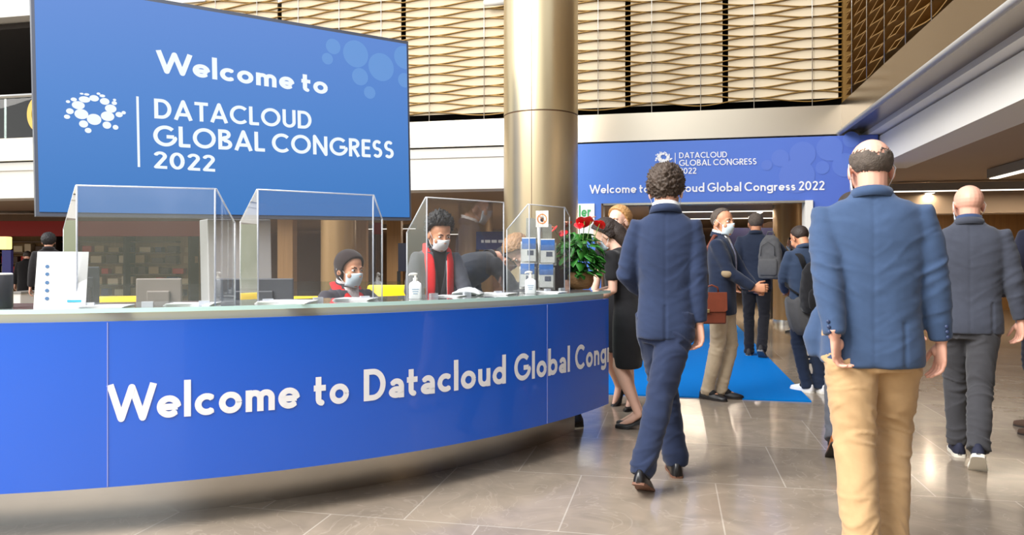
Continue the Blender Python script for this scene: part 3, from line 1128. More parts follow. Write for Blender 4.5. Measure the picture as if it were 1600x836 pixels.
# illuminated sign at far left edge
t, mb, w = standing_box('glowing_lantern', 'warm glowing lamp shade at the very left edge above the notice stand', 'lamp', -6, 10, 12.9, 1.44, 1.66, None, .16)
mb.build('lamp_shade', glow('warm_shade', (1, .62, .2, 1), 1.6), t, smooth=False, bevel=.02)
mb = MB(); mb.tube([(0, .08, 0), (0, .08, 1.46)], .02, 10); mb.build('stand', M['black'], t)
mb = MB(); mb.lathe([(.12, 0), (.12, .02)], 20, (0, .08, 0)); mb.build('base', M['black'], t)


def wall_sign(px0, py0, px1, py1, D, label, col, text=None, tcol='letter'):
    a, b = PD(px0, py1, D), PD(px1, py0, D)
    w = (Vector((b.x, b.y)) - Vector((a.x, a.y))).length
    h = b.z - a.z
    t = thing('hall_sign', label, 'sign', ((a.x + b.x) / 2, (a.y + b.y) / 2, 0), R(YAW))
    mb = MB(); mb.box((0, .03, a.z + h / 2), (w, .06, h)); mb.build('sign_board', mat('sign_board_print', col, .4), t, smooth=False)
    for s in (-.46, .46):
        mb = MB(); mb.box((w * s, .05, a.z / 2), (.06, .05, a.z)); mb.build('sign_leg', M['black'], t, smooth=False)
    if text:
        mb = MB()
        for k, (x0, x1) in enumerate(((-.33, -.24), (-.2, -.02), (.02, .2), (.25, .42))):      # too blurred in the photo to read
            mb.box((w * (x0 + x1) / 2, -.004, a.z + h * .46), (w * (x1 - x0), .004, h * .16))
        mb.build('pale_line', M[tcol], t, smooth=False)
    return t


wall_sign(744, 362, 790, 390, 14.2, 'dark blue sign board with a pale blurred line behind the bending man', lin(38, 48, 110), True)
wall_sign(1140, 356, 1210, 382, 15.8, 'dark navy sign board behind the two men in the doorway', lin(22, 24, 52), None)
wall_sign(584, 348, 596, 366, 16.5, 'small red sign in the far hall under the right end of the screen', lin(168, 30, 40), None)
wall_sign(622, 380, 636, 424, 13.8, 'dark upright display board at the left of the man with the red scarf', lin(36, 38, 60), None)
t, mb, w = standing_box('stone_block', 'beige low block counter at the far left beside the dark figure', 'counter', 18, 32, 12.0, 0, .72, None, .5)
mb.build('body', M['offwhite'], t, smooth=False, bevel=.01)
mb = MB(); mb.box((0, .25, .735), (w + .04, .54, .03)); mb.build('top', M['grey'], t, smooth=False)
# low grey partition behind the desk with glass upstand
for (xl, xr, D, h, lb) in ((60, 330, 7.6, .84, 'long low grey partition with glass upstand behind the left of the desk'),
                           (455, 640, 8.0, .85, 'low grey partition with glass upstand behind the seated woman')):
    t, mb, w = standing_box('low_partition', lb, 'partition', xl, xr, D, 0, h, None, .12)
    mb.build('panel', M['grey'], t, smooth=False, bevel=.01)
    mb = MB(); mb.box((0, .06, h + .09), (w, .012, .18)); mb.build('glass_upstand', M['balglass'], t, smooth=False)

# ------------------------------------------------------------------ on and behind the counter
def counter_thing(name, label, cat, px, D, rotz=None, group=None):
    p = on_glass(px, D)
    if rotz is None: rotz = math.atan2(-p.x, p.y) * 1.0     # front (-y) turned to the guests' side
    return thing(name, label, cat, (p.x, p.y, 1.0465), rotz, group)


# leaflet stand
D0 = 3.42
t = counter_thing('leaflet_stand', 'white printed leaflet on a small stand at the left end of the counter', 'sign', 93, D0, R(24))
w, h = .215, .262
tilt = Matrix.Rotation(R(-10), 3, 'X')


def lm(u, v, off=0.0): return tilt @ Vector((u, -off, v))


mb = MB(); mb.prism([lm(-w / 2, 0), lm(w / 2, 0), lm(w / 2, h), lm(-w / 2, h)], (0, .003, 0)); mb.build('leaflet_sheet', M['paper'], t, smooth=False)
mb = MB(); mb.prism([lm(-w * .3, h * .8) + Vector((0, .004, 0)), lm(w * .3, h * .8) + Vector((0, .004, 0)), Vector((w * .3, .12, 0)), Vector((-w * .3, .12, 0))], (0, .003, 0)); mb.build('easel_back', M['paper'], t, smooth=False)
mb = MB()
for k in range(26): mb.add([lm(-.065 + k * .0048, h * .875, .002), lm(-.062 + k * .0048, h * .875, .002), lm(-.062 + k * .0048, h * .885, .002), lm(-.065 + k * .0048, h * .885, .002)], [(0, 1, 2, 3)])
mb.build('heading_print', mat('pale_print', lin(150, 160, 172), .5), t, smooth=False)
mb = MB()
for k, (c, yy) in enumerate(((0, .735), (0, .60), (0, .45), (0, .31), (0, .17))):
    disc(mb, lambda a, b, o=0: lm(a, b, .002 + o), -.062 + .002 * k, h * yy, .009, .0085, 20)
mb.build('icon_print', mat('slate_print', lin(70, 108, 150), .5), t, smooth=False)
mb = MB()
for k in range(5):
    for q in range(2):
        mb.add([lm(-.03, h * (.745 - .14 * k - .035 * q), .002), lm(.06 - .02 * q, h * (.745 - .14 * k - .035 * q), .002), lm(.06 - .02 * q, h * (.755 - .14 * k - .035 * q), .002), lm(-.03, h * (.755 - .14 * k - .035 * q), .002)], [(0, 1, 2, 3)])
mb.build('text_print', mat('faint_print', lin(222, 228, 234), .5), t, smooth=False)
mb = MB()
mb.add([lm(.03, h * .10, .002), lm(.09, h * .10, .002), lm(.09, h * .14, .002), lm(.03, h * .14, .002)], [(0, 1, 2, 3)])
mb.build('blue_print', mat('cyan_print', lin(60, 166, 196), .5), t, smooth=False)

# dark cylinder at the left edge
t = counter_thing('smart_speaker', 'dark grey cylinder speaker with pale rim cut off by the left edge', 'speaker', -2, 3.42)
mb = MB(); mb.lathe([(.052, 0), (.056, .006), (.056, .148), (.054, .152)], 40); mb.build('body', M['charcoal'], t, auto=40)
mb = MB(); mb.lathe([(.0, .1521), (.055, .1521), (.055, .157), (.05, .160), (0, .160)], 40); mb.build('rim', M['white'], t, auto=40)


def sanitizer(px, D, label):
    t = counter_thing('pump_bottle', label, 'bottle', px, D, None, 'white pump bottles on the counter')
    w, d = .036, .022
    mb = MB()

    def rr(z, s): return [Vector((math.copysign(abs(math.cos(a)) ** .45, math.cos(a)) * w * s, math.copysign(abs(math.sin(a)) ** .45, math.sin(a)) * d * s, z)) for a in [2 * math.pi * k / 28 for k in range(28)]]
    mb.loft([rr(0, .94), rr(.004, 1), rr(.075, 1), rr(.088, .9), rr(.096, .55), rr(.1, .42)])
    mb.build('bottle_body', mat('clear_white_plastic', lin(236, 240, 244), .25), t, auto=50)
    mb = MB(); mb.lathe([(.013, .1), (.013, .118), (.006, .119), (.006, .134)], 20); mb.build('pump_collar', M['white'], t, auto=40)
    mb = MB(); mb.tube([(.012, 0, .138), (-.012, 0, .140), (-.03, 0, .138), (-.036, 0, .13)], [.007, .008, .006, .005], 12); mb.build('pump_nozzle', M['white'], t)
    mb = MB()
    for k in range(3): mb.box((0, -d - .0008, .055 - k * .012), (.04 - .008 * k, .001, .004))
    mb.build('label_print', mat('label_print', lin(150, 176, 200), .5), t, smooth=False)


sanitizer(649, 4.22, 'white pump bottle of hand gel in front of the man with the red scarf')
sanitizer(829, 4.84, 'white pump bottle of hand gel beside the narrow clear screen')


def paper_stack(px, D, w, d, h, rz, label, m=None):
    t = counter_thing('paper_stack', label, 'papers', px, D, rz)
    for k in range(3):
        mb = MB(); mb.box((.004 * k, .003 * (k % 2), h * (k + .5) / 3), (w, d, h / 3 * .92), Matrix.Rotation(R(2 * k - 2), 3, 'Z'))
        mb.build('sheet', m or M['paper'], t, smooth=False)


paper_stack(165, 3.5, .2, .14, .009, R(20), 'white papers lying on the counter right of the leaflet')
paper_stack(300, 3.66, .22, .14, .01, R(16), 'white papers at the right foot of the left clear screen')
paper_stack(448, 3.82, .26, .18, .012, R(8), 'white sheets left of the seated woman on the counter')
paper_stack(555, 4.1, .2, .15, .011, R(2), 'white sheets in front of the seated woman')
paper_stack(702, 4.5, .16, .12, .006, R(-8), 'leaflets lying in front of the man with the red scarf')
paper_stack(775, 4.75, .22, .14, .01, R(-14), 'white form at the foot of the third clear screen')
paper_stack(858, 5.0, .2, .12, .008, R(-20), 'white sheets below the narrow clear screen')
# crumpled white cloth / tissue pile
t = counter_thing('folded_cloth', 'crumpled white cloth lying on the counter in front of the bending man', 'cloth', 731, 4.62, R(-6))
mb = MB()
rg = []
for i in range(7):
    x = -.09 + .03 * i
    hh = [.012, .03, .042, .046, .044, .034, .012][i]
    rg.append([Vector((x + .004 * math.sin(k * 2.1 + i), .045 * math.cos(2 * math.pi * k / 14), max(0, hh * (.5 + .5 * math.sin(2 * math.pi * k / 14)) + .004 * math.sin(k * 3 + i * 2) + .004))) for k in range(14)])
mb.loft(rg); mb.build('cloth_fold', M['paper'], t)


def monitor(xc, D, w, h, zc, rz, label, m=None):
    p = PD(xc, 405, D)
    t = thing('computer_monitor', label, 'monitor', (p.x, p.y, .735), rz, 'monitors on the staff desk')
    zc = zc - .735
    mb = MB(); mb.box((0, 0, zc), (w, .022, h)); mb.build('rear_shell', m or M['charcoal'], t, smooth=False, bevel=.006)
    mb = MB(); mb.box((0, .0125, zc), (w - .02, .003, h - .02)); mb.build('screen_face', M['black'], t, smooth=False)
    mb = MB(); mb.box((0, -.018, zc), (w * .5, .02, h * .5)); mb.build('connector_bulge', m or M['charcoal'], t, smooth=False, bevel=.006)
    mb = MB(); mb.tube([(0, -.02, zc), (0, -.01, .02)], .022, 12); mb.build('stand_neck', M['black'], t)
    mb = MB(); mb.lathe([(.1, 0), (.1, .008), (.02, .016)], 28); mb.build('stand_foot', M['black'], t, auto=40)


monitor(398, 4.28, .44, .28, 1.02, R(14), 'wide dark computer monitor seen from behind beneath the steel pedestal')
monitor(249, 4.1, .235, .27, 1.03, R(22), 'grey-backed computer monitor behind the left clear screen', mat('grey_shell', lin(122, 112, 104), .5))
monitor(134, 3.98, .13, .22, 1.12, R(55), 'narrow dark monitor edge just right of the white leaflet', M['charcoal'])


def desk_chair(xc, D, w, ztop, hb, rz, label):
    p = gp(xc, D)
    t = thing('office_chair', label, 'chair', p, rz, 'yellow office chairs behind the counter')
    mb = MB()
    n = 24

    def sec(z, s, y): return [Vector((math.copysign(abs(math.cos(a)) ** .5, math.cos(a)) * w / 2 * s, y + math.copysign(abs(math.sin(a)) ** .7, math.sin(a)) * .035 * s, z)) for a in [2 * math.pi * k / n for k in range(n)]]
    mb.loft([sec(ztop - hb, .86, .0), sec(ztop - hb + .03, .96, .0), sec(ztop - hb * .5, 1, .01), sec(ztop - .03, 1, .0), sec(ztop - .008, .97, 0), sec(ztop, .9, 0)])
    mb.build('backrest', M['yellow'], t, auto=60)
    mb = MB(); mb.box((0, .25, .47), (w, .45, .08)); mb.build('seat', M['yellow'], t, smooth=False, bevel=.025)
    mb = MB(); mb.box((0, -.02, .6), (.07, .02, ztop - hb - .3), None); mb.build('back_bracket', M['black'], t, smooth=False)
    mb = MB(); mb.tube([(0, .22, .08), (0, .22, .44)], .03, 12); mb.build('gas_lift', M['steel'], t)
    for k in range(5):
        a = 2 * math.pi * k / 5
        mb = MB(); mb.tube([(0, .22, .1), (.28 * math.cos(a), .22 + .28 * math.sin(a), .065)], [.022, .014], 8); mb.build('base_arm', M['black'], t)
        mb = MB(); mb.ell((.28 * math.cos(a), .22 + .28 * math.sin(a), .03), (.03, .02, .03)); mb.build('caster', M['black'], t)


desk_chair(209, 4.55, .445, 1.045, .42, R(205), 'yellow-backed office chair behind the left clear screen')
desk_chair(610, 5.95, .37, 1.065, .40, R(192), 'yellow-backed office chair right of the seated woman')
desk_chair(478, 5.45, .30, 1.0, .40, R(200), 'yellow-backed office chair left of the seated woman')

p = gp(540, 4.92)
t = thing('desk_stool', 'grey stool under the seated woman behind the counter', 'stool', p)
mb = MB(); mb.lathe([(.0, .42), (.16, .42), (.17, .44), (.16, .455), (0, .455)], 28); mb.build('seat', M['charcoal'], t)
mb = MB(); mb.tube([(0, 0, .02), (0, 0, .42)], .03, 12); mb.build('stem', M['steel'], t)
mb = MB(); mb.lathe([(0, 0), (.2, 0), (.2, .012), (.03, .03), (0, .03)], 28); mb.build('base', M['black'], t, auto=40)

# brochure carousel beside the column
p = on_glass(843, 5.36)
t = thing('brochure_stand', 'white and chrome brochure stand with clear pockets on the counter', 'display stand', (p.x, p.y, 1.0465), R(4))
mb = MB(); mb.lathe([(.09, 0), (.09, .008), (.02, .014)], 32); mb.build('base_plate', M['steel'], t, auto=40)
mb = MB(); mb.tube([(0, 0, .01), (0, 0, .50)], .016, 16); mb.build('pole', M['steel'], t)
pockets = []
for (x, z, ry) in ((-.075, .27, 6), (.06, .26, -10), (.05, .085, -8), (-.085, .09, 8)):
    mb = MB(); mb.box((x, -.032, z), (.115, .004, .13)); mb.box((x, -.016, z - .064), (.115, .032, .004)); mb.box((x - .056, -.016, z), (.004, .032, .13)); mb.box((x + .056, -.016, z), (.004, .032, .13))
    mb.build('clear_pocket', M['acrylic'], t, smooth=False)
    mb = MB(); mb.box((x, 0.002, z), (.12, .005, .16)); mb.build('pocket_back', M['white'], t, smooth=False)
    pockets.append((x, z))
mb = MB(); mb.prism([Vector((-.10, .03, .36)), Vector((.085, .03, .36)), Vector((.085, .03, .47)), Vector((-.05, .03, .52)), Vector((-.10, .03, .52))], (0, .006, 0)); mb.build('header_plate', M['steel'], t, smooth=False)
for k, (x, z) in enumerate(pockets):
    lb = ['blue and white brochure in the upper left pocket of the stand', 'blue and white brochure in the upper right pocket of the stand',
          'blue and white brochure in the lower right pocket of the stand', 'blue and white brochure in the lower left pocket of the stand'][k]
    b = thing('brochure', lb, 'brochure', (p.x + x * math.cos(R(4)) + .015 * math.sin(R(4)), p.y + x * math.sin(R(4)) - .015, 1.0465 + z - .061), R(4), 'brochures in the stand')
    mb = MB(); mb.box((0, 0, .085), (.1, .006, .17)); mb.build('cover', M['white'], b, smooth=False)
    mb = MB(); mb.box((0, -.004, .125), (.1, .001, .075)); mb.build('cover_picture', mat('blue_picture', lin(44, 104, 178), .4, var=.5, vscale=40), b, smooth=False)
    mb = MB(); mb.box((.012, -.004, .06), (.045, .001, .035)); mb.build('cover_print', mat('navy_print', lin(40, 56, 90), .4, var=.4, vscale=60), b, smooth=False)

# round no-touching sticker on the narrow screen
ps = PD(847, 342, 5.02)
t = thing('no_touching_sticker', 'square white sticker with orange ring and dark hand on the narrow clear screen', 'sticker', (ps.x, ps.y, ps.z), R(YAW - 14))
mb = MB(); mb.box((0, 0, 0), (.085, .002, .11)); mb.build('sticker_sheet', M['white'], t, smooth=False)
mb = MB()
rg = []
for k in range(41):
    a = 2 * math.pi * k / 40
    rg.append([Vector((rr * math.cos(a), -.0022, rr * math.sin(a))) for rr in (.034, .027)])
mb.loft(rg, caps=False, closed=False)
mb.box((0, -.0022, 0), (.062, .0006, .006), Matrix.Rotation(R(45), 3, 'Y'))
mb.build('prohibition_ring', mat('orange_print', lin(232, 140, 60), .5), t, smooth=False)
mb = MB(); mb.ell((0, -.0018, -.006), (.013, .0008, .014))
for k in range(4): mb.tube([(-.009 + .006 * k, -.0018, 0), (-.011 + .0075 * k, -.0018, .02 - .003 * abs(k - 1.5))], [.003, .0022], 6, flat=.3)
mb.build('hand_print', mat('dark_print', lin(40, 44, 56), .5), t)

# red anthurium in a basket
pf = on_glass(907, 5.62)
t = thing('flower_basket', 'wicker basket of red anthuriums with green leaves at the right end of the counter', 'potted plant', (pf.x, pf.y, 1.0465), 0)
mb = MB(); mb.lathe([(.062, 0), (.085, .02), (.1, .06), (.098, .10), (.088, .125), (.078, .125), (.07, .10)], 40)
wick = mat('wicker', lin(150, 112, 74), .7, var=.45, vscale=14, bump=1.0, bscale=60, stretch=(1, 1, 3))
mb.build('basket', wick, t)
rnd = random.Random(5)
lv = MB()
for k in range(210):
    a = rnd.uniform(0, 2 * math.pi)
    rad = rnd.uniform(.02, .16)
    z = rnd.uniform(.11, .42)
    rad *= 1 - max(0, (z - .30)) * 2.4
    c = Vector((rad * math.cos(a) - .01, rad * math.sin(a), z))
    L = rnd.uniform(.055, .105)
    rotm = Matrix.Rotation(a + rnd.uniform(-.5, .5), 3, 'Z') @ Matrix.Rotation(rnd.uniform(-.2, 1.1), 3, 'Y') @ Matrix.Rotation(rnd.uniform(-.5, .5), 3, 'X')
    pts = []
    prof = [(0, .15), (.18, .75), (.4, 1), (.65, .8), (.85, .4), (1, .03)]
    vs, fs = [], []
    for i, (u, wd) in enumerate(prof):
        for s in (-1, 0, 1):
            vs.append(c + rotm @ Vector((u * L, s * wd * L * .36, -.25 * L * u * u + (.05 * L if s else 0))))
    for i in range(len(prof) - 1):
        for s in range(2): fs.append((i * 3 + s, i * 3 + s + 1, i * 3 + s + 4, i * 3 + s + 3))
    lv.add(vs, fs)
o = lv.build('foliage', mat('leaf_green', lin(52, 122, 44), .35, var=.5, vscale=9), t)
sd = o.modifiers.new('thick', 'SOLIDIFY'); sd.thickness = .0015
spm = mat('anthurium_red', lin(214, 16, 30), .25, coat=.4, var=.15, vscale=10)
for (px, py, s, az) in [(a_, b_, c_ * 1.25, d_) for a_, b_, c_, d_ in ((866, 358, .042, 200), (888, 350, .036, 160), (880, 364, .034, 250), (913, 346, .055, 100), (905, 352, .035, 280), (937, 350, .045, 60), (924, 342, .036, 20))]:
    q = PD(px, py, 5.58) - Vector((pf.x, pf.y, 1.0465))
    st = MB(); st.tube([(q.x * .15, q.y * .15, .1), (q.x * .6, q.y * .6, q.z * .7), (q.x, q.y, q.z)], [.0035, .003, .0025], 7)
    so = st.build('flower_stem', mat('stem_green', lin(96, 140, 60), .5), t)
    rotm = Matrix.Rotation(R(az), 3, 'Z') @ Matrix.Rotation(R(48), 3, 'Y')
    f = MB()
    vs, fs = [], []
    prof = [(-.55, .35), (-.62, .62), (-.3, .95), (.1, .98), (.55, .66), (.9, .25), (1.1, .02)]
    for u, wd in prof:
        for sx in (-1, -.5, 0, .5, 1):
            uu = u - (.25 if (abs(sx) < .3 and u < -.4) else 0) * -1
            vs.append(q + rotm @ Vector((uu * s, sx * wd * s, .12 * s * (1 - sx * sx) + .15 * s * u * u)))
    for i in range(len(prof) - 1):
        for k in range(4): fs.append((i * 5 + k, i * 5 + k + 1, i * 5 + k + 6, i * 5 + k + 5))
    f.add(vs, fs)
    fo = f.build('flower_spathe', spm, t)
    sd = fo.modifiers.new('thick', 'SOLIDIFY'); sd.thickness = .002
    ss = fo.modifiers.new('smooth', 'SUBSURF'); ss.levels = 1; ss.render_levels = 1
    sp = MB(); sp.tube([q + rotm @ Vector((-.2 * s, 0, .12 * s)), q + rotm @ Vector((.0, 0, .5 * s)), q + rotm @ Vector((.25 * s, 0, .85 * s))], [.0045, .0045, .003], 8)
    sp.build('flower_spadix', mat('spadix_pink', lin(240, 170, 140), .5), fo)

# ------------------------------------------------------------------ people
def remesh(mb, voxel, smooth=4, factor=.5):
    me = bpy.data.meshes.new('tmp')
    me.from_pydata([tuple(p) for p in mb.v], [], mb.f)
    o = bpy.data.objects.new('tmp', me)
    COL.objects.link(o)
    r = o.modifiers.new('r', 'REMESH')
    r.mode = 'VOXEL'
    r.voxel_size = voxel
    if smooth:
        s = o.modifiers.new('s', 'SMOOTH')
        s.factor = factor
        s.iterations = smooth
    dg = bpy.context.evaluated_depsgraph_get()
    m = bpy.data.meshes.new_from_object(o.evaluated_get(dg))
    n = len(m.vertices)
    v = np.empty(n * 3, dtype=np.float64)
    m.vertices.foreach_get('co', v)
    nr = np.empty(n * 3, dtype=np.float64)
    m.vertices.foreach_get('normal', nr)
    f = [tuple(p.vertices) for p in m.polygons]
    bpy.data.objects.remove(o)
    bpy.data.meshes.remove(me)
    bpy.data.meshes.remove(m)
    return v.reshape(-1, 3), nr.reshape(-1, 3), f


def n3(p, sx, sy, sz, seed):
    return noise.noise(Vector((p[0] * sx + seed, p[1] * sy + seed * 1.7, p[2] * sz - seed)))


def ik(a, b, l1, l2, hint):
    a, b = Vector(a), Vector(b)
    d = b - a
    L = d.length
    if L > (l1 + l2) * .998:
        b = a + d * ((l1 + l2) * .998 / L)
        d = b - a
        L = d.length
    x = (l1 * l1 - l2 * l2 + L * L) / (2 * L)
    h = math.sqrt(max(l1 * l1 - x * x, 0))
    dn = d / L
    hv = Vector(hint)
    hv = hv - dn * hv.dot(dn)
    if hv.length < 1e-5: hv = Vector((0, 1, 0))
    hv.normalize()
    return a + dn * x + hv * h, b


def sup(cx, cy, rx, ry, z, n=28, e=2.3):
    out = []
    for k in range(n):
        a = 2 * math.pi * k / n
        c, s = math.cos(a), math.sin(a)
        out.append(Vector((cx + rx * math.copysign(abs(c) ** (2 / e), c), cy + ry * math.copysign(abs(s) ** (2 / e), s), z)))
    return out


def hand_mesh(wrist, f, tdir, side, curl, s, voxel=.0034):
    """side +1 right, -1 left; f = finger direction, tdir = thumb side"""
    f = Vector(f).normalized()
    t = Vector(tdir)
    t = (t - f * t.dot(f)).normalized()
    n = (t.cross(f) if side > 0 else f.cross(t)).normalized()
    mb = MB()

    def ring(d, w, h, off=0): return [wrist + f * d * s + n * off * s + t * (w * math.cos(a) * s) + n * (h * math.sin(a) * s) for a in [2 * math.pi * k / 16 for k in range(16)]]
    mb.loft([ring(-.05, .026, .02), ring(0, .027, .019), ring(.03, .036, .018), ring(.07, .043, .0155), ring(.092, .041, .013), ring(.1, .034, .009)])
    mb.ell(wrist + f * .04 * s + t * .024 * s + n * .008 * s, Vector((.018, .018, .026)) * s)
    for off, L, cc in ((.031, .074, 1), (.0105, .082, 1.05), (-.0105, .076, 1.1), (-.0305, .06, 1.2)):
        p = wrist + f * .088 * s + t * off * s
        d = (f + t * off * 1.2).normalized()
        ax = t
        path, rad = [p - d * .01 * s], [.0092 * s]
        ang = 0
        for seg, frac, cr in ((0, .42, .8), (1, .32, 1.1), (2, .26, .7)):
            ang += curl * cr * cc
            dd = d * math.cos(ang) + n * math.sin(ang)
            path.append(path[-1] + dd * L * frac * s if seg else p + dd * L * frac * s)
            rad.append((.0086, .0078, .0064)[seg] * s)
        mb.tube(path, rad, 10)
        mb.ell(path[-1], Vector((1, 1, 1)) * .0064 * s, nu=10, nv=6)
    p = wrist + f * .022 * s + t * .028 * s
    d1 = (t * .62 + f * .75 + n * .3).normalized()
    d2 = (t * .2 + f * .9 + n * (.25 + .4 * curl)).normalized()
    a1 = p + d1 * .044 * s
    a2 = a1 + d2 * .034 * s
    a3 = a2 + (d2 + n * .2 * curl).normalized() * .026 * s
    mb.tube([p - d1 * .01 * s, a1, a2, a3], [.0135 * s, .0112 * s, .0098 * s, .007 * s], 10)
    mb.ell(a3, Vector((1, 1, 1)) * .007 * s, nu=10, nv=6)
    v, _, fc = remesh(mb, voxel, 2)
    return v, fc, n


class Fig:
    pass


def person(label, loc, yaw, H=1.76, W=1.0, lean=0.0, roll=0.0, twist=0.0, feet=None, hands=None, head=(0, 0, 0), skin='skin',
           hair=None, mask=None, top=None, bottom=None, shoes=None, near=False, pelvis=None, seed=0, neck_f=0.0, bare_arms=False):
    g = Fig()
    s = H / 1.78
    vox = .0085 if near else .012
    t = thing('person', label, 'person', (loc[0], loc[1], 0), R(yaw))
    g.t, g.s = t, s
    # ---- feet first: ball of the foot on the floor
    feet = feet or [(-.10, .05, 8, 0), (.10, .05, -8, 0)]
    ank = []
    for (fx, fy, fyaw, fp) in feet:
        Rf = Matrix.Rotation(R(fyaw), 3, 'Z') @ Matrix.Rotation(R(-fp), 3, 'X')
        ball = Vector((fx, fy, 0))
        fr = (ball, Rf)
        ank.append((ball + Rf @ Vector((0, -.13 * s, .085 * s + (.035 if shoes and shoes.get('style') == 'heels' else 0))), fr))
    thigh, shin = .435 * s, .425 * s
    hw = .088 * s * W
    if pelvis is None:
        zp = .945 * s
        for i, (a, _) in enumerate(ank):
            hx = (-hw if i == 0 else hw)
            d2 = (a.x - hx) ** 2 + a.y ** 2
            zp = min(zp, a.z + math.sqrt(max((.995 * (thigh + shin)) ** 2 - d2, .01)))
        pel = Vector((0, 0, zp))
    else:
        pel = Vector(pelvis)
    zr = .945 * s                                       # rest height of the hip joints
    # ---- spine map
    z0, z1 = .98 * s, 1.36 * s
    N = 40
    table = []
    c = Vector((0, 0, z0))
    for i in range(N + 1):
        k = i / N
        sm = k * k * (3 - 2 * k)
        Rm = Matrix.Rotation(R(roll) * sm, 3, 'Y') @ Matrix.Rotation(R(-lean) * sm, 3, 'X') @ Matrix.Rotation(R(twist) * sm, 3, 'Z')
        table.append((c.copy(), Rm))
        c = c + Rm @ Vector((0, 0, (z1 - z0) / N))

    def SM(p):
        p = Vector(p)
        off = pel - Vector((0, 0, zr))
        if p.z <= z0: return p + off
        k = min((p.z - z0) / (z1 - z0), 1)
        c, Rm = table[int(k * N)]
        ck = z0 + int(k * N) / N * (z1 - z0)
        return c + Rm @ Vector((p.x, p.y, p.z - ck)) + off
    RT = table[-1][1]
    g.SM, g.RT = SM, RT
    # ---- joints
    sh = [SM((sx * .190 * s * W, -.012 * s, 1.458 * s)) for sx in (-1, 1)]
    hips = [pel + Vector((sx * hw, 0, 0)) for sx in (-1, 1)]
    knees = []
    for i in (0, 1):
        hint = Vector((0.0, 1, 0))
        hint = Matrix.Rotation(R(feet[i][2]) * .7, 3, 'Z') @ hint
        k, a = ik(hips[i], ank[i][0], thigh, shin, hint)
        knees.append(k)
    hands = hands or [dict(), dict()]
    ua, fa = .295 * s, .255 * s
    arms = []
    for i, sx in enumerate((-1, 1)):
        h = hands[i]
        w = h.get('w')
        if w is None: w = (sx * .275 * W, .06, .86)
        wv = Vector(w) * (s if h.get('scale', True) else 1) + (Vector((0, 0, pel.z - zr)) if h.get('rel', True) else Vector((0, 0, 0)))
        el, wv = ik(sh[i], wv, ua, fa, h.get('hint', (sx * .35, -1, -.1)))
        arms.append((sh[i], el, wv))
    g.arms, g.sh, g.knees, g.hips, g.ank = arms, sh, knees, hips, ank
    # ---- head frame
    nb = SM((0, -.018 * s, 1.53 * s))
    RH = RT @ Matrix.Rotation(R(head[0]), 3, 'Z') @ Matrix.Rotation(R(-head[1]), 3, 'X') @ Matrix.Rotation(R(head[2]), 3, 'Y')
    if len(head) > 3:                                   # head kept level in spite of the lean
        RH = Matrix.Rotation(R(head[0]), 3, 'Z') @ Matrix.Rotation(R(-head[1]), 3, 'X') @ Matrix.Rotation(R(head[2]), 3, 'Y')
    hc = nb + RT @ Vector((0, .014 * s + neck_f, .022 * s)) + RH @ Vector((0, .012 * s, .102 * s))
    hs = s * 1.07

    def HD(p): return hc + RH @ (Vector(p) * hs)
    g.HD, g.RH, g.hc, g.hs = HD, RH, hc, hs
    # ---- skin: body, head, hands in one mesh
    body = MB()
    tr = []
    for z, rx, ry, cy in ((.86, .14, .09, 0), (1.0, .13, .085, 0), (1.15, .125, .085, 0), (1.3, .145, .09, 0), (1.42, .13, .07, -.01), (1.48, .07, .055, -.015)):
        tr.append([SM(p) for p in sup(0, cy * s, rx * s * W, ry * s, z * s, 20)])
    body.loft(tr)
    body.tube([SM((0, -.02 * s, 1.42 * s)), nb, hc + RH @ Vector((0, -.022, -.06)) * hs, hc + RH @ Vector((0, -.015, -.01)) * hs], [.062 * s, .057 * s, .055 * s, .055 * s], 16)
    for i in (0, 1):
        a, e, w = arms[i]
        body.tube([a, a.lerp(e, .5), e, e.lerp(w, .3), w], [.048 * s, .045 * s, .038 * s, .039 * s, .026 * s], 14)
        q = ank[i][0]
        k = knees[i]
        body.tube([hips[i], hips[i].lerp(k, .5), k, k.lerp(q, .3), k.lerp(q, .75), q, q - Vector((0, 0, .02))], [.078 * s, .066 * s, .050 * s, .054 * s, .036 * s, .034 * s, .03 * s], 16)
        Rf = ank[i][1][1]
        ball = ank[i][1][0]
        body.tube([q, ball.lerp(q, .45) + Rf @ Vector((0, 0, .01)), ball + Rf @ Vector((0, .03 * s, .022))], [.032 * s, .03 * s, .018 * s], 12)
    v1, _, f1 = remesh(body, .009 if bare_arms or near else .012, 4)
    hd = MB()
    Rm = RH

    def E(cx, cy, cz, rx, ry, rz, rot=None): hd.ell(HD((cx, cy, cz)), (rx * hs, ry * hs, rz * hs), Rm @ rot if rot else Rm)
    E(0, -.014, .034, .077, .097, .086)
    E(0, .028, -.008, .063, .064, .088)
    E(0, .03, -.066, .052, .052, .044)
    E(0, .066, -.094, .024, .022, .019)
    for sx in (-1, 1):
        E(sx * .038, .06, -.03, .026, .026, .03)
        E(sx * .028, .080, .024, .024, .011, .008)
        E(sx * .079, -.006, -.012, .008, .021, .033, Matrix.Rotation(R(sx * 18), 3, 'Z') @ Matrix.Rotation(R(-12), 3, 'X'))
    E(0, .09, -.057, .023, .008, .006)
    E(0, .088, -.067, .019, .008, .006)
    hd.tube([HD((0, .082, .022)), HD((0, .098, -.006)), HD((0, .112, -.03)), HD((0, .094, -.042))], [.008 * hs, .0095 * hs, .0135 * hs, .009 * hs], 10)
    for sx in (-1, 1): E(sx * .012, .094, -.036, .009, .011, .008)
    hd.tube([HD((0, -.03, -.02)), HD((0, -.028, -.09)), nb.lerp(HD((0, -.028, -.09)), .5), nb - RT @ Vector((0, 0, .03))], [.056 * hs, .054 * hs, .056 * s, .06 * s], 16)
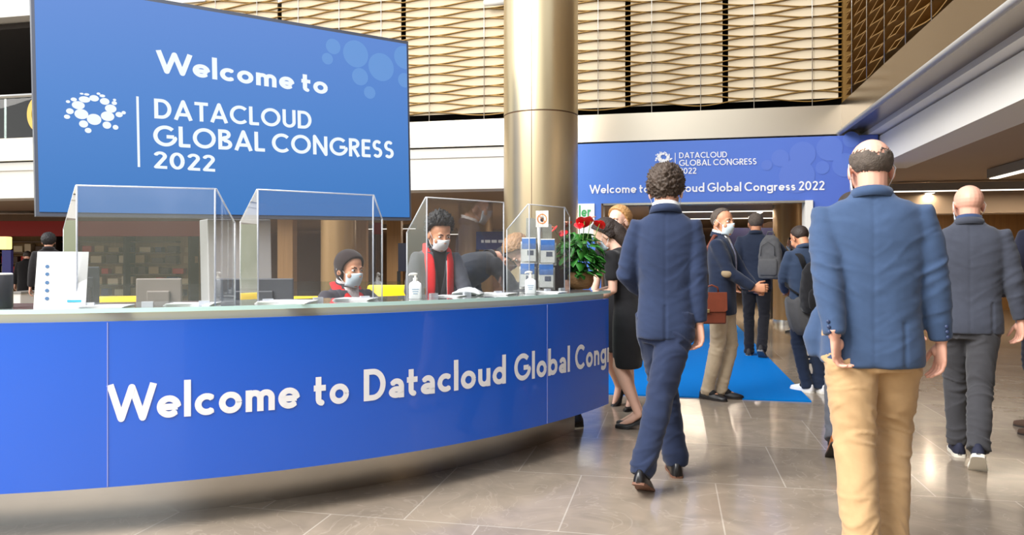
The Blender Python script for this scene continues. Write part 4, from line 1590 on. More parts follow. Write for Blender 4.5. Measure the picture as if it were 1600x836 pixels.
    v2, _, f2 = remesh(hd, .0042 if near else .0055, 3)
    parts = [(v1, f1), (v2, f2)]
    g.palm = []
    for i, sx in ((0, -1), (1, 1)):
        a, e, w = arms[i]
        h = hands[i]
        fd = Vector(h['f']) if 'f' in h else (w - e)
        td = Vector(h.get('t', (0, 1, 0)))
        hv, hf, hn = hand_mesh(w, fd, td, sx, h.get('curl', .45), s * .98, .0034 if near else .0042)
        parts.append((hv, hf))
        g.palm.append((w + fd.normalized() * .085 * s + hn * .03 * s, fd.normalized(), hn))
    allm = MB()
    for v, f in parts: allm.add(v.tolist(), f)
    allm.build('body', M[skin], t)
    if bottom and bottom.get('stockings'):
        pass
    # ---- eyes and brows
    for sx in (-1, 1):
        eb = MB(); eb.ell(HD((sx * .031, .0775, .006)), (.0125 * hs, .0115 * hs, .0085 * hs), RH, 14, 10)
        e_o = eb.build('eye', M['eyewhite'], t)
        ib = MB(); ib.ell(HD((sx * .031, .0868, .006)), (.0058 * hs, .003 * hs, .0062 * hs), RH, 12, 8)
        ib.build('iris', M['eyedark'], e_o)
        bb = MB(); bb.tube([HD((sx * .014, .0905, .021)), HD((sx * .03, .089, .028)), HD((sx * .047, .076, .023))], [.003 * hs, .0042 * hs, .0022 * hs], 8)
        bb.build('eyebrow', hair['m'] if hair and hair.get('m') else M['eyedark'], t)
    # ---- hair
    if hair:
        build_hair(g, hair, seed)
    if mask:
        build_mask(g, M[mask])
    # ---- clothes
    if bottom: build_bottom(g, bottom, W, vox, seed, feet)
    if top: build_top(g, top, W, vox, seed, hands)
    if shoes: build_shoes(g, shoes)
    return g


def build_hair(g, h, seed):
    st = h['style']
    mb = MB()
    nu, nv = 110, 70
    C = Vector((0, -.014, .034))
    Rr = Vector((.077, .097, .086))
    th = h.get('t', .012)
    rings = []
    for i in range(nv + 1):
        t = math.pi * (i + .02) / (nv + .04)
        rg = []
        for k in range(nu):
            p = 2 * math.pi * k / nu
            d = Vector((math.sin(t) * math.cos(p), math.sin(t) * math.sin(p), math.cos(t)))
            y, z, ax = d.y, d.z, abs(d.x)
            nzv = noise.noise(d * 6 + Vector((seed, 0, 0))) * .5 + noise.noise(d * 14 + Vector((seed, 3, 0))) * .5 + (noise.noise(Vector((d.x * 30, d.y * 30, d.z * (30 if st == 'curly' else 9))) + Vector((seed, 7, 0))) * .5)
            if st in ('short', 'curly'):
                line = -.86 if y < -.4 else (-.86 + (y + .4) / .5 * .74 if y < .1 else (-.12 + (y - .1) / .4 * .62 if y < .5 else .5 + (y - .5) * .2))
                if st == 'short' and y > .1: line += .16 * min(1, (y - .1) / .25) + .10 * max(0, ax - .3)
                in_ = z - line + nzv * (.16 if st == 'short' else .07)
            elif st == 'fringe':
                lo = -.66 if y < -.3 else -.66 + (y + .3) / .55 * .62
                hi = .34 + .12 * nzv - .25 * max(0, 1 - ax / .35) * (1 if y < 0 else 0)
                in_ = min(z - lo, hi - z, (.3 - y) * 2) + nzv * .12
            elif st == 'long':
                line = -.80 if y < -.1 else (-.80 + (y + .1) / .35 * .75 if y < .25 else -.05 + (y - .25) / .35 * .55)
                in_ = z - line + nzv * .03
            else:  # hood: wrap that covers hair, ears and nape
                line = -.97 if y < .22 else (-.97 + (y - .22) / .33 * .95 if y < .55 else -.02 + (y - .55) / .25 * .5)
                in_ = z - line
            soft = h.get('soft', .1) * (3.0 if st in ('short',) else 1.0)
            kf = max(-1, min(1, in_ / soft))
            bump = th * (kf if kf < 0 else math.sqrt(kf))
            if kf < 0: bump = -.014 + kf * .01
            if kf > 0: bump += h.get('rough', .15) * th * nzv
            if kf > 0 and h.get('lift'): bump += h['lift'] * max(0, z) * (.6 + .4 * nzv)
            e = 1.0 / math.sqrt((d.x / Rr.x) ** 2 + (d.y / Rr.y) ** 2 + (d.z / Rr.z) ** 2)
            if z < -.35 and st in ('long', 'hood') and y < .1: e += (-.35 - z) * .045
            rg.append(g.HD(C + d * (e + bump)))
        rings.append(rg)
    mb.loft(rings)
    o = mb.build('head_wrap' if st == 'hood' else 'hair', h['m'], g.t)
    if h.get('tail'):
        tb = MB()
        pts = [g.HD(p) for p in h['tail']]
        n = len(pts)
        tb.tube(pts, h.get('tail_r') or [.05 - .03 * abs(i / (n - 1) - .4) for i in range(n)], 14)
        v, nr, f = remesh(tb, .008, 3)
        b2 = MB(); b2.add(v.tolist(), f); b2.build('hair_length', h['m'], o)


def build_mask(g, m):
    mb = MB()
    na, nb = 20, 12
    fr, bk = [], []
    for j in range(nb + 1):
        v = j / nb
        r1, r2 = [], []
        for i in range(na + 1):
            a = -1 + 2 * i / na
            ang = a * 1.28
            wd = .069 - .010 * v
            x = wd * math.sin(ang)
            y = .026 + (.068 + .012 * math.sin(math.pi * min(1, v * 1.1 + .12)) - .012 * v) * math.cos(ang)
            y += .022 * max(0, 1 - abs(a) * 2.2) * max(0, 1 - v * 1.3) * (1 - .3 * v)
            z = -.006 - v * .108 - .016 * abs(a) * (1 - v) + .012 * abs(a) * v
            if v > .85: y -= .012 * (v - .85) / .15
            r1.append(g.HD((x, y + .003, z)))
            r2.append(g.HD((x * .96, y - .006, z)))
        fr.append(r1)
        bk.append(r2)
    n = na + 1
    rows = [fr[j] + list(reversed(bk[j])) for j in range(nb + 1)]
    mb.loft(rows)
    o = mb.build('face_mask', m, g.t)
    for sx in (-1, 1):
        lb = MB()
        lb.tube([g.HD((sx * .067, .042, -.024)), g.HD((sx * .077, .012, .004)), g.HD((sx * .083, -.012, .022)), g.HD((sx * .088, -.030, .0)), g.HD((sx * .080, -.022, -.035)), g.HD((sx * .071, .02, -.07)), g.HD((sx * .06, .048, -.092))], .0016, 6)
        lb.build('ear_loop', M['maskwhite'] if m is not M['maskblack'] else m, o)


def seam(p, nrm, amt):
    return p


def build_bottom(g, b, W, vox, seed, feet):
    s = g.s
    kind = b['kind']
    lw = b.get('w', 1.0)
    mb = MB()
    zr = .945 * s
    if kind == 'skirt':
        return
    rings = []
    for z, rx, ry, cy in ((.80, .165, .112, -.006), (.86, .174, .118, -.008), (.93, .170, .116, -.008), (1.0, .158, .105, 0), (1.07, .14, .095, .005)):
        rings.append([g.SM(p) for p in sup(0, cy * s, rx * s * W, ry * s * (.5 + .5 * W), z * s, 28, 2.2)])
    mb.loft(rings)
    for i in (0, 1):
        h, k, (q, (ball, Rf)) = g.hips[i], g.knees[i], g.ank[i]
        end = q + (q - k).normalized() * (b.get('over', .045) * s)
        h2 = h + Vector((0, -.008, .03 * s))
        pts = [h2, h.lerp(k, .25), h.lerp(k, .6), k, k.lerp(end, .3), k.lerp(end, .65), k.lerp(end, .9), end]
        rad = [.100, .100, .090, .076, .074, .069, .067, b.get('hem', .07)]
        mb.tube(pts, [r * s * lw * (.6 + .4 * W) for r in rad], 22)
    v, nr, f = remesh(mb, vox, 4)
    amp = b.get('amp', .010)
    kn = [np.array(k) for k in g.knees]
    out = []
    for p, n_ in zip(v, nr):
        wk = .35
        for k in kn:
            d = np.linalg.norm(p - k)
            wk = max(wk, 1.0 - d / .28)
        wk = max(wk, .95 - abs(p[2] - g.hips[0].z + .12) / .16)
        for q in (g.ank[0][0], g.ank[1][0]):
            wk = max(wk, 1.1 - np.linalg.norm(p - np.array(q)) / .2)
        zz = p[2] + .25 * p[0] * (1 if p[0] > 0 else -1) + .2 * p[1]
        zz += .12 * n3(p, 4, 4, 4, seed + 21)
        a = n3((p[0], p[1], zz), 6, 6, 13, seed + 3)
        c = n3((p[0], p[1], zz), 11, 11, 26, seed + 9)
        d = amp * wk * (.8 * (.35 - abs(a) * 1.5) + .4 * c + 3.2 * max(0, .22 - abs(n3((p[0], p[1], zz), 5, 5, 16, seed + 41)))) + amp * .5 * n3(p, 7, 7, 2.5, seed + 31)
        out.append(tuple(p + n_ * d))
    o = MB(); o.add(out, f)
    ob = o.build('trousers', b['m'], g.t)
    return ob


def build_top(g, tp, W, vox, seed, hands):
    s = g.s
    kind = tp['kind']
    SM = g.SM
    mb = MB()
    aw = tp.get('arm', 1.0)
    bell = tp.get('belly', 1.0)
    if kind in ('blazer', 'coat'):
        hem = tp.get('hem', .80)
        secs = [(hem, .203, .142, -.004), (hem + .06, .203, .142, -.006), (.93, .200, .137, -.006), (1.06, .184, .122 * bell, .002), (1.16, .188, .122 * bell, .004), (1.26, .203, .128, 0), (1.36, .210, .126, -.004),
                (1.42, .205, .112, -.012), (1.468, .196, .094, -.016), (1.503, .152, .082, -.018), (1.525, .105, .074, -.020), (1.555, .078, .068, -.02), (1.572, .070, .064, -.02)]
    elif kind == 'dress':
        secs = [(.50, .150, .118, 0), (.60, .160, .125, 0), (.75, .178, .135, -.006), (.86, .186, .138, -.012), (.95, .178, .128, -.008), (1.08, .142, .104, .004), (1.2, .150, .112, .01), (1.3, .165, .118, .008), (1.40, .165, .100, -.006),
                (1.455, .145, .082, -.014), (1.49, .11, .075, -.016), (1.515, .082, .064, -.018)]
    else:
        secs = [(.82, .19, .13, -.004), (.93, .185, .128, -.004), (1.06, .172, .115, .002), (1.2, .18, .12, .002), (1.32, .195, .122, -.002), (1.42, .192, .108, -.012), (1.46, .17, .09, -.016), (1.50, .12, .075, -.018), (1.55, .075, .065, -.02)]
    rings = [[SM(p) for p in sup(0, cy * s, rx * s * W, ry * s * (.5 + .5 * W), z * s, 32, 2.35)] for z, rx, ry, cy in secs]
    mb.loft(rings)
    cut = tp.get('sleeve', 1.0)
    for i, sx in ((0, -1), (1, 1)):
        a, e, w = g.arms[i]
        inn = a + g.RT @ Vector((-sx * .09 * s, 0, -.02 * s))
        if kind == 'dress' or cut < .7:
            end = a.lerp(e, min(cut * 2, 1.0) * .8 if kind == 'dress' else cut * 1.9)
            mb.tube([inn, a, a.lerp(end, .5), end], [.056 * s, .064 * s, .063 * s, .062 * s], 18)
        else:
            wr = w + (e - w).normalized() * (.012 * s)
            mb.tube([inn, a, a.lerp(e, .45), e, e.lerp(wr, .35), e.lerp(wr, .8), wr], [r * s * aw for r in (.045, .060, .066, .059, .056, .048, .045)], 20)
    if tp.get('flap'):        # front quarter of the open jacket swinging out at one side
        fx = tp['flap']
        pts = [SM((fx * .13 * s, .07 * s, 1.10 * s)), SM((fx * .185 * s, .08 * s, 1.0 * s)), SM((fx * .215 * s, .07 * s, .91 * s)), SM((fx * .205 * s, .06 * s, (tp.get('hem', .8) + .02) * s))]
        mb.tube(pts, [(.06, .05), (.065, .06), (.06, .07), (.045, .05)], 14)
    v, nr, f = remesh(mb, vox, 14)
    amp = tp.get('amp', .006)
    el = [np.array(a[1]) for a in g.arms]
    ah = [np.array(a[0]) - np.array((0, 0, .08)) for a in g.arms]
    Minv = None
    out = []
    back = kind in ('blazer',)
    for p, n_ in zip(v, nr):
        wk = .28
        for q in el:
            wk = max(wk, 1.15 - np.linalg.norm(p - q) / .2)
        for q in ah:
            wk = max(wk, .8 - np.linalg.norm(p - q) / .22)
        zz = p[2] - .5 * abs(p[0])
        a = n3((p[0], p[1], zz), 6, 6, 15, seed + 5)
        c = n3((p[0], p[1], zz), 10, 10, 30, seed + 11)
        d = amp * wk * (1.0 * (.3 - abs(a) * 1.4) + .5 * c + 2.6 * max(0, .2 - abs(n3((p[0], p[1], zz), 5, 5, 14, seed + 43))))
        # long soft drape
        d += amp * .5 * n3((p[0], p[1], p[2]), 9, 9, 2.2, seed + 2)
        if back and n_[1] < -.3:
            x = p[0]
            z = p[2]
            if abs(x) < .012: d -= .0028 * (1 - abs(x) / .012)
            hz = tp.get('hem', .8) * s + (g.SM((0, 0, .9 * s)).z - .9 * s)
            for vx in tp.get('vents', (0,)):
                if abs(x - vx) < .014 and z < hz + .2: d -= .006 * (1 - abs(x - vx) / .014)
        out.append(tuple(p + n_ * d))
    o = MB(); o.add(out, f)
    nm = {'blazer': 'blazer', 'coat': 'jacket', 'dress': 'dress', 'shirt': 'top'}[kind]
    ob = o.build(tp.get('name', nm), tp['m'], g.t)
    if kind == 'dress': return
    # collar and shirt collar
    if tp.get('collar', True):
        def band(z0, z1, r0, r1, th, a0, a1, m, nm, lift=0.0):
            cb = MB()
            rg = []
            for k in range(29):
                a = R(a0 + (a1 - a0) * k / 28)
                fr = (1 + math.sin(a)) / 2          # 1 at the front
                pts = []
                for (r, z) in ((r0, z0), (r0 + th, z0), (r1 + th, z1), (r1, z1)):
                    pts.append(SM((r * s * math.cos(a) * 1.04, (-.02 + (r - .004) * math.sin(a)) * s, (z - .035 * fr) * s)))
                rg.append(pts)
            cb.loft(rg)
            return cb.build(nm, m, g.t)
        band(1.530, 1.574, .087, .0735, .005, 150, 390, tp['m'], 'collar')
        if tp.get('shirt'):
            band(1.54, 1.594, .0665, .0655, .005, 100, 440, tp['shirt'], 'shirt_collar')
    # cuffs of the shirt
    if tp.get('shirt') and tp.get('cuff'):
        for i in (0, 1):
            a, e, w = g.arms[i]
            d = (w - e).normalized()
            cb = MB(); cb.tube([w - d * .03 * s, w + d * .012 * s], [.036 * s, .036 * s], 18)
            cb.build('shirt_cuff', tp['shirt'], g.t)
    if tp.get('front'):     # open front: shirt wedge with lapels
        def yf(x, z):
            zs = [q[0] for q in secs]
            rx = np.interp(z, zs, [q[1] for q in secs]) * W
            ry = np.interp(z, zs, [q[2] for q in secs]) * (.5 + .5 * W)
            cy = np.interp(z, zs, [q[3] for q in secs])
            return cy + ry * (max(0, 1 - abs(x / rx) ** 2.35)) ** (1 / 2.35)

        def patch(pts2, off, m, nm):
            pb = MB()
            rows = []
            for (z, xa, xb) in pts2:
                rows.append([SM((x * s, (yf(x, z) + off) * s, z * s)) for x in [xa + (xb - xa) * k / 8 for k in range(9)]] +
                            [SM((x * s, (yf(x, z) + off - .012) * s, z * s)) for x in [xb + (xa - xb) * k / 8 for k in range(9)]])
            pb.loft(rows)
            return pb.build(nm, m, g.t)
        zl = tp.get('vee', 1.12)
        patch([(zl + (1.53 - zl) * k / 8, -.006 - .056 * k / 8, .006 + .056 * k / 8) for k in range(9)], .007, tp['shirt'], 'shirt_front')
        for sx in (-1, 1):
            patch([(zl + (1.51 - zl) * k / 8, sx * (.004 + .05 * k / 8), sx * (.02 + .05 * k / 8 + .045 * min(1, k / 5))) for k in range(9)], .012, tp['m'], 'lapel')
        if tp.get('tie'):
            patch([(zl + (1.46 - zl) * k / 6, -.02 - .006 * (1 - k / 6), .02 + .006 * (1 - k / 6)) for k in range(7)], .012, tp['tie'], 'necktie')
    if tp.get('buttons'):
        for i, sx in ((0, -1), (1, 1)):
            a, e, w = g.arms[i]
            d = (w - e).normalized()
            for k in range(3):
                p = w - d * (.03 + .022 * k) * s + Vector((sx * .02, -.049 * s, 0))
                bb = MB(); bb.ell(p, (.008, .004, .008), None, 12, 8); bb.build('sleeve_button', tp['buttons'], g.t)


def build_shoes(g, sh):
    s = g.s
    st = sh.get('style', 'oxford')
    for i in (0, 1):
        q, (ball, Rf) = g.ank[i]
        side = -1 if i == 0 else 1

        def F(x, y, z): return ball + Rf @ Vector((x * s, (y - .13) * s, z * s))
        hl = .055 if st == 'heels' else 0.0

        def base(y): return hl * max(0, min(1, (.10 - y) / .13)) if hl else 0.0
        prof = [(-.078, .012, .045), (-.070, .027, .066), (-.045, .034, .083), (-.01, .036, .092), (.03, .037, .082), (.07, .042, .062), (.11, .0465, .050), (.15, .044, .041), (.18, .034, .033), (.198, .020, .026), (.205, .006, .016)]
        if st == 'sneaker': prof = [(y, w * 1.06, h * 1.08) for y, w, h in prof]
        if st == 'heels': prof = [(-.07, .012, .05), (-.06, .024, .058), (-.035, .029, .055), (0, .028, .035), (.05, .032, .026), (.09, .040, .030), (.13, .041, .034), (.165, .033, .030), (.19, .018, .022), (.2, .005, .014)]
        sz = .022 if st == 'sneaker' else .012
        up, so = MB(), MB()
        rg = []
        for y, w, h in prof:
            r = []
            for k in range(20):
                a = 2 * math.pi * k / 20
                c, sn = math.cos(a), math.sin(a)
                z = base(y) + sz * .8 + (h * sn ** .8 if sn > 0 else sn * .004)
                x = w * math.copysign(abs(c) ** .7, c) * (1 - .25 * max(sn, 0)) + side * -.006 * max(0, y) * 5 * .2
                r.append(F(x, y, z))
            rg.append(r)
        up.loft(rg)
        ob = up.build('shoe', sh['m'], g.t)
        rg = []
        for y, w, h in prof:
            w2 = w + .003
            b = base(y)
            lo = b if (hl and y < .08) else 0.0
            if not hl and -.02 < y < .04 and st == 'oxford': lo = .006
            rg.append([F(-w2, y, lo), F(w2, y, lo), F(w2, y, b + sz), F(-w2, y, b + sz)])
        so.loft(rg)
        so.build('sole', sh.get('sole', M['sole']), ob, auto=40)
        if not hl:
            k_ = g.knees[i]
            sk = MB(); sk.tube([q.lerp(k_, .30), q.lerp(k_, .12), q + Rf @ Vector((0, .0, -.012)), F(0, .055, .058), F(0, .085, .045)], [.042 * s, .040 * s, .041 * s, .036 * s, .026 * s], 16)
            sk.build('sock', sh.get('sock', M['maskblack']), g.t)
        if hl:
            hb = MB()
            hb.loft([[F(x * k, y_ * k - .048 + .0, z) for x, y_ in ((-.022, -.022), (.022, -.022), (.022, .022), (-.022, .022))] for z, k in ((0, .95), (.03, .95), (hl + .012, 1.15))])
            hb.build('block_heel', sh['m'], ob, auto=40)
        elif st in ('oxford', 'boot'):
            hb = MB()
            hb.loft([[F(x, y, z) for x, y in ((-.03, -.068), (.03, -.068), (.034, -.015), (-.034, -.015))] for z in (0, .014)])
            hb.build('shoe_heel', sh.get('sole', M['sole']), ob, auto=40)


def px_at(px, D):
    p = gp(px, D)
    return (p.x, p.y)


F_ = lambda n, r, g_, b, **k: fabric(n, lin(r, g_, b), **k)
hair_dark = mat('dark_brown_hair', lin(44, 32, 26), .55, var=.4, vscale=60, bump=.8, bscale=160)
hair_black = mat('black_hair', lin(24, 22, 24), .5, var=.3, vscale=60, bump=.8, bscale=160)
hair_brown = mat('brown_curly_hair', lin(66, 52, 42), .6, var=.5, vscale=50, bump=1.0, bscale=110)
hair_grey = mat('grey_hair', lin(84, 74, 66), .75, var=.6, vscale=45, bump=1.0, bscale=180)
hair_blond = mat('blond_hair', lin(186, 140, 88), .5, var=.25, vscale=50, bump=.5, bscale=140)
hair_honey = mat('honey_hair', lin(150, 108, 66), .5, var=.3, vscale=50, bump=.5, bscale=140)

# --- man in blue blazer and tan chinos, closest
person('man seen from behind in a blue blazer and tan chinos, closest on the right', px_at(1362, 3.32), -9, H=1.845, W=1.0, lean=3, seed=1, near=True,
       feet=[(-.07, -.12, 6, 0), (.085, .12, -7, 0)], head=(10, 4, 0), skin='skinrosy',
       hands=[dict(w=(-.15, -.175, .92), hint=(-.45, -1, -.1), f=(.1, .35, -.9), t=(.3, .8, .4), curl=.6), dict(w=(.275, .03, .845), f=(-.02, .12, -1), t=(-.35, .9, .1), curl=.38)],
       hair=dict(style='fringe', m=hair_grey, t=.0045, soft=.3, rough=.5), mask='mask',
       top=dict(kind='blazer', m=F_('blue_blazer_cloth', 60, 80, 112, bump=.35), hem=.815, amp=.012, belly=1.12, arm=1.02, vents=(-.10, .12), flap=-1, buttons=mat('navy_button', lin(44, 58, 92), .4)),
       bottom=dict(kind='trousers', m=F_('tan_chino', 186, 153, 112, bump=.3), w=1.06, amp=.015, hem=.074, over=.055), shoes=dict(style='oxford', m=M['leatherblack']))

# --- walking man in navy suit
person('man walking away in a navy suit with curly dark hair, beside the counter end', px_at(1040, 4.32), 0, H=1.84, W=.80, lean=3, roll=0, seed=2, near=True,
       feet=[(.045, .24, 6, 0), (-.105, -.24, -10, 24)], head=(-4, 4, 0), skin='skin',
       hands=[dict(w=(-.10, .20, 1.06), hint=(-.8, -1, -.1), t=(.2, .3, 1), f=(.8, .5, .1)), dict(w=(.185, -.03, .87), f=(.02, .1, -1), t=(-.5, .8, 0), curl=.5)],
       hair=dict(style='curly', m=hair_brown, t=.019, soft=.14, rough=1.2, lift=.012), mask='mask',
       top=dict(kind='blazer', m=F_('navy_suit_cloth', 42, 54, 82, bump=.3), hem=.83, amp=.009, arm=.92, shirt=M['paper'], vents=(0,)),
       bottom=dict(kind='trousers', m=F_('navy_suit_trouser_cloth', 38, 48, 74, bump=.3), w=1.08, amp=.015, hem=.056, over=.03), shoes=dict(style='oxford', m=M['leatherblack'], sole=mat('worn_sole', lin(120, 84, 66), .7)))

# --- woman in black dress leaning on the counter
person('woman in a black dress and heels leaning on the right end of the counter', px_at(981, 5.66), 76, H=1.60, W=.92, lean=20, seed=3, bare_arms=True,
       feet=[(-.05, .02, 4, 0), (.07, .05, 2, 0)], head=(10, 14, 0), skin='skinpale', pelvis=None,
       hands=[dict(w=(-.14, .30, 1.07), hint=(-.3, -1, -.7), f=(.2, 1, .1), t=(.6, .2, 1), curl=.5), dict(w=(.06, .38, 1.10), hint=(.6, -1, -.6), f=(-.2, 1, .1), t=(-.6, .2, 1), curl=.5)],
       hair=dict(style='long', m=hair_dark, t=.024, soft=.12, rough=.25, tail=[(0, -.06, .05), (.0, -.085, -.03), (.005, -.095, -.10), (.01, -.10, -.17), (.012, -.10, -.23)], tail_r=[.07, .074, .066, .05, .018]), mask='mask',
       top=dict(kind='dress', m=F_('black_dress_cloth', 34, 34, 37), amp=.006, sleeve=.45),
       shoes=dict(style='heels', m=M['leatherblack'], sole=M['leatherblack']))

# --- blonde woman behind, facing the camera
person('blonde woman in a black mask and black dress half hidden behind the navy suit', px_at(968, 6.35), 160, H=1.71, W=.9, seed=4, bare_arms=True,
       feet=[(-.09, .03, 8, 0), (.09, -.12, -8, 30)], head=(-14, 2, 0), skin='skinpale',
       hair=dict(style='long', m=hair_blond, t=.02, soft=.12, rough=.3), mask='maskblack',
       top=dict(kind='dress', m=F_('black_knit_dress', 30, 30, 34), amp=.005, sleeve=.45), shoes=dict(style='heels', m=M['leatherblack'], sole=M['leatherblack']))

# --- man with brown briefcase
bagman = person('masked man in navy jacket and beige trousers with a brown leather bag at his hip', px_at(1128, 6.78), -108, H=1.74, W=.88, seed=5,
                feet=[(-.09, .10, 14, 0), (.08, -.0, -16, 0)], head=(-24, 2, 0), skin='skintan',
                hands=[dict(w=(-.10, .30, 1.02), hint=(-1, -.7, -.4), f=(.7, .7, 0), t=(.1, .1, 1), curl=.7), dict(w=(.05, .30, 1.05), hint=(.7, -1, -.25), f=(-.35, 1, .05), t=(-.2, .2, 1), curl=.55)],
                hair=dict(style='short', m=hair_grey, t=.006, soft=.14, rough=.4), mask='mask',
                top=dict(kind='blazer', m=F_('dark_navy_jacket_cloth', 34, 44, 66), hem=.80, amp=.007, shirt=M['paper'], front=True, cuff=False, vee=1.18, tie=mat('patterned_scarf', lin(168, 172, 200), .8, var=.5, vscale=80)),
                bottom=dict(kind='trousers', m=F_('beige_trouser_cloth', 196, 178, 152), w=.92, amp=.012, hem=.060, over=.045), shoes=dict(style='oxford', m=M['leatherblack']))
# elbow patch on the sleeve towards the viewer
a_, e_, w_ = bagman.arms[1]
mb = MB(); mb.ell(e_ + Vector((.034, -.018, -.004)) , (.030, .050, .040), None, 18, 12)
mb.build('elbow_patch', mat('suede_patch', lin(150, 132, 104), .9), bagman.t)

# --- man with grey backpack
packman = person('man walking through the doorway in dark navy jacket with a grey backpack on one shoulder', px_at(1181, 9.75), -12, H=1.87, W=.94, seed=6,
                 feet=[(-.10, .18, 4, 0), (.10, -.12, -6, 30)], head=(14, 2, 0), skin='skintan',
                 hands=[dict(w=(-.24, -.08, .93), f=(.1, .2, -1), t=(.2, 1, 0)), dict(w=(.20, .20, 1.30), hint=(1, -.2, -1), f=(-.3, .3, 1), t=(-.8, -.2, .3), curl=.9)],
                 hair=dict(style='short', m=hair_grey, t=.008, soft=.1, rough=.2), mask=None,
                 top=dict(kind='coat', m=F_('quilted_navy_cloth', 36, 44, 62), hem=.84, amp=.010),
                 bottom=dict(kind='trousers', m=F_('black_trouser_cloth', 26, 26, 32), w=.9, amp=.012), shoes=dict(style='sneaker', m=mat('dark_suede', lin(46, 44, 46), .8), sole=mat('grey_sole', lin(110, 112, 116), .7)))

# --- man with black backpack and white sneakers
darkpack = person('short-haired man with black backpack and white sneakers looking down by the doorway', px_at(1258, 7.22), 22, H=1.62, W=.88, lean=6, seed=7,
                  feet=[(-.06, .05, 20, 0), (.11, .0, -6, 0)], head=(8, 24, 0), skin='skintan',
                  hands=[dict(w=(-.06, .30, 1.05), hint=(-1, -.8, -.4), f=(.5, 1, 0), t=(.3, 0, 1), curl=.6), dict(w=(.10, .28, 1.05), hint=(1, -.8, -.4), f=(-.5, 1, 0), t=(-.3, 0, 1), curl=.6)],
                  hair=dict(style='short', m=hair_dark, t=.007, soft=.12, rough=.2), mask=None,
                  top=dict(kind='coat', m=F_('slate_jacket_cloth', 50, 64, 88), hem=.88, amp=.010, collar=True),
                  bottom=dict(kind='trousers', m=F_('dark_denim', 32, 42, 62), w=.95, amp=.012), shoes=dict(style='sneaker', m=mat('white_canvas', lin(236, 236, 238), .7), sole=M['white']))

# --- man far in the hall
person('man in a dark suit standing far inside the hall beside the bronze pillar', px_at(1241, 13.0), 60, H=1.66, W=1.0, seed=8, head=(0, 12, 0), skin='skintan',
       hair=dict(style='short', m=hair_black, t=.012, soft=.1), mask='mask', top=dict(kind='blazer', m=F_('black_suit_cloth', 24, 24, 28), front=True, shirt=M['paper']),
       bottom=dict(kind='trousers', m=F_('black_suit_trouser_cloth', 22, 22, 26), w=.9), shoes=dict(m=M['leatherblack']))

# --- walker hidden behind the closest man: grey trousers, tan shoes
person('walker with grey trousers and tan shoes mostly hidden behind the closest man', px_at(1331, 5.0), -4, H=1.72, W=.85, lean=2, seed=9,
       feet=[(-.15, -.26, 2, 40), (.10, .22, -4, 0)], head=(0, 2, 0), skin='skin',
       hands=[dict(w=(-.10, .16, 1.0), hint=(-.4, -1, -.3)), dict(w=(.12, .16, 1.0), hint=(.4, -1, -.3))],
       hair=dict(style='short', m=hair_dark, t=.01, soft=.1), mask=None,
       top=dict(kind='blazer', m=F_('grey_suit_cloth', 84, 88, 98), hem=.84), bottom=dict(kind='trousers', m=F_('grey_trouser_cloth', 88, 90, 98), w=.9, amp=.014, over=.02),
       shoes=dict(style='boot', m=mat('tan_leather', lin(168, 96, 48), .4), sole=M['sole']))

# --- shaved head man
person('man with shaved head walking away in charcoal blazer and dark grey trousers', px_at(1514, 4.72), -16, H=1.75, W=.95, lean=2, seed=10, near=True,
       feet=[(-.06, .26, 4, 0), (.03, -.24, -2, 36)], head=(14, 2, 0), skin='skinrosy',
       hands=[dict(w=(-.28, .05, .87), t=(.3, .9, 0)), dict(w=(.285, .02, .88), f=(0, .15, -1), t=(-.4, .9, 0), curl=.45)],
       hair=None, mask='mask',
       top=dict(kind='blazer', m=F_('charcoal_blazer_cloth', 64, 68, 80, bump=.35), hem=.835, amp=.009, vents=(-.12, .12), shirt=F_('navy_shirt_cloth', 54, 70, 104)),
       bottom=dict(kind='trousers', m=F_('charcoal_trouser_cloth', 64, 64, 68), w=.95, amp=.015, over=.01, hem=.07), shoes=dict(style='sneaker', m=mat('navy_suede', lin(30, 34, 56), .8), sole=mat('cream_sole', lin(226, 222, 210), .6)))

# --- man at the right edge
person('man in dark navy suit and brown suede shoes cut off by the right edge', px_at(1628, 5.42), 34, H=1.78, W=.95, seed=11,
       feet=[(-.10, .02, 22, 0), (.14, .22, 10, 0)], head=(-20, 2, 0), skin='skin',
       hands=[dict(w=(-.12, .22, 1.02), hint=(-.8, -.8, -.3), t=(.2, 0, 1)), dict(w=(.28, .04, .87))],
       hair=dict(style='short', m=hair_grey, t=.008, soft=.1), mask=None,
       top=dict(kind='blazer', m=F_('midnight_suit_cloth', 26, 28, 44), hem=.80, amp=.008, shirt=M['paper']),
       bottom=dict(kind='trousers', m=F_('midnight_trouser_cloth', 24, 26, 40), w=.95, amp=.013, over=.02), shoes=dict(style='oxford', m=mat('brown_suede', lin(84, 62, 48), .85), sole=M['sole']))


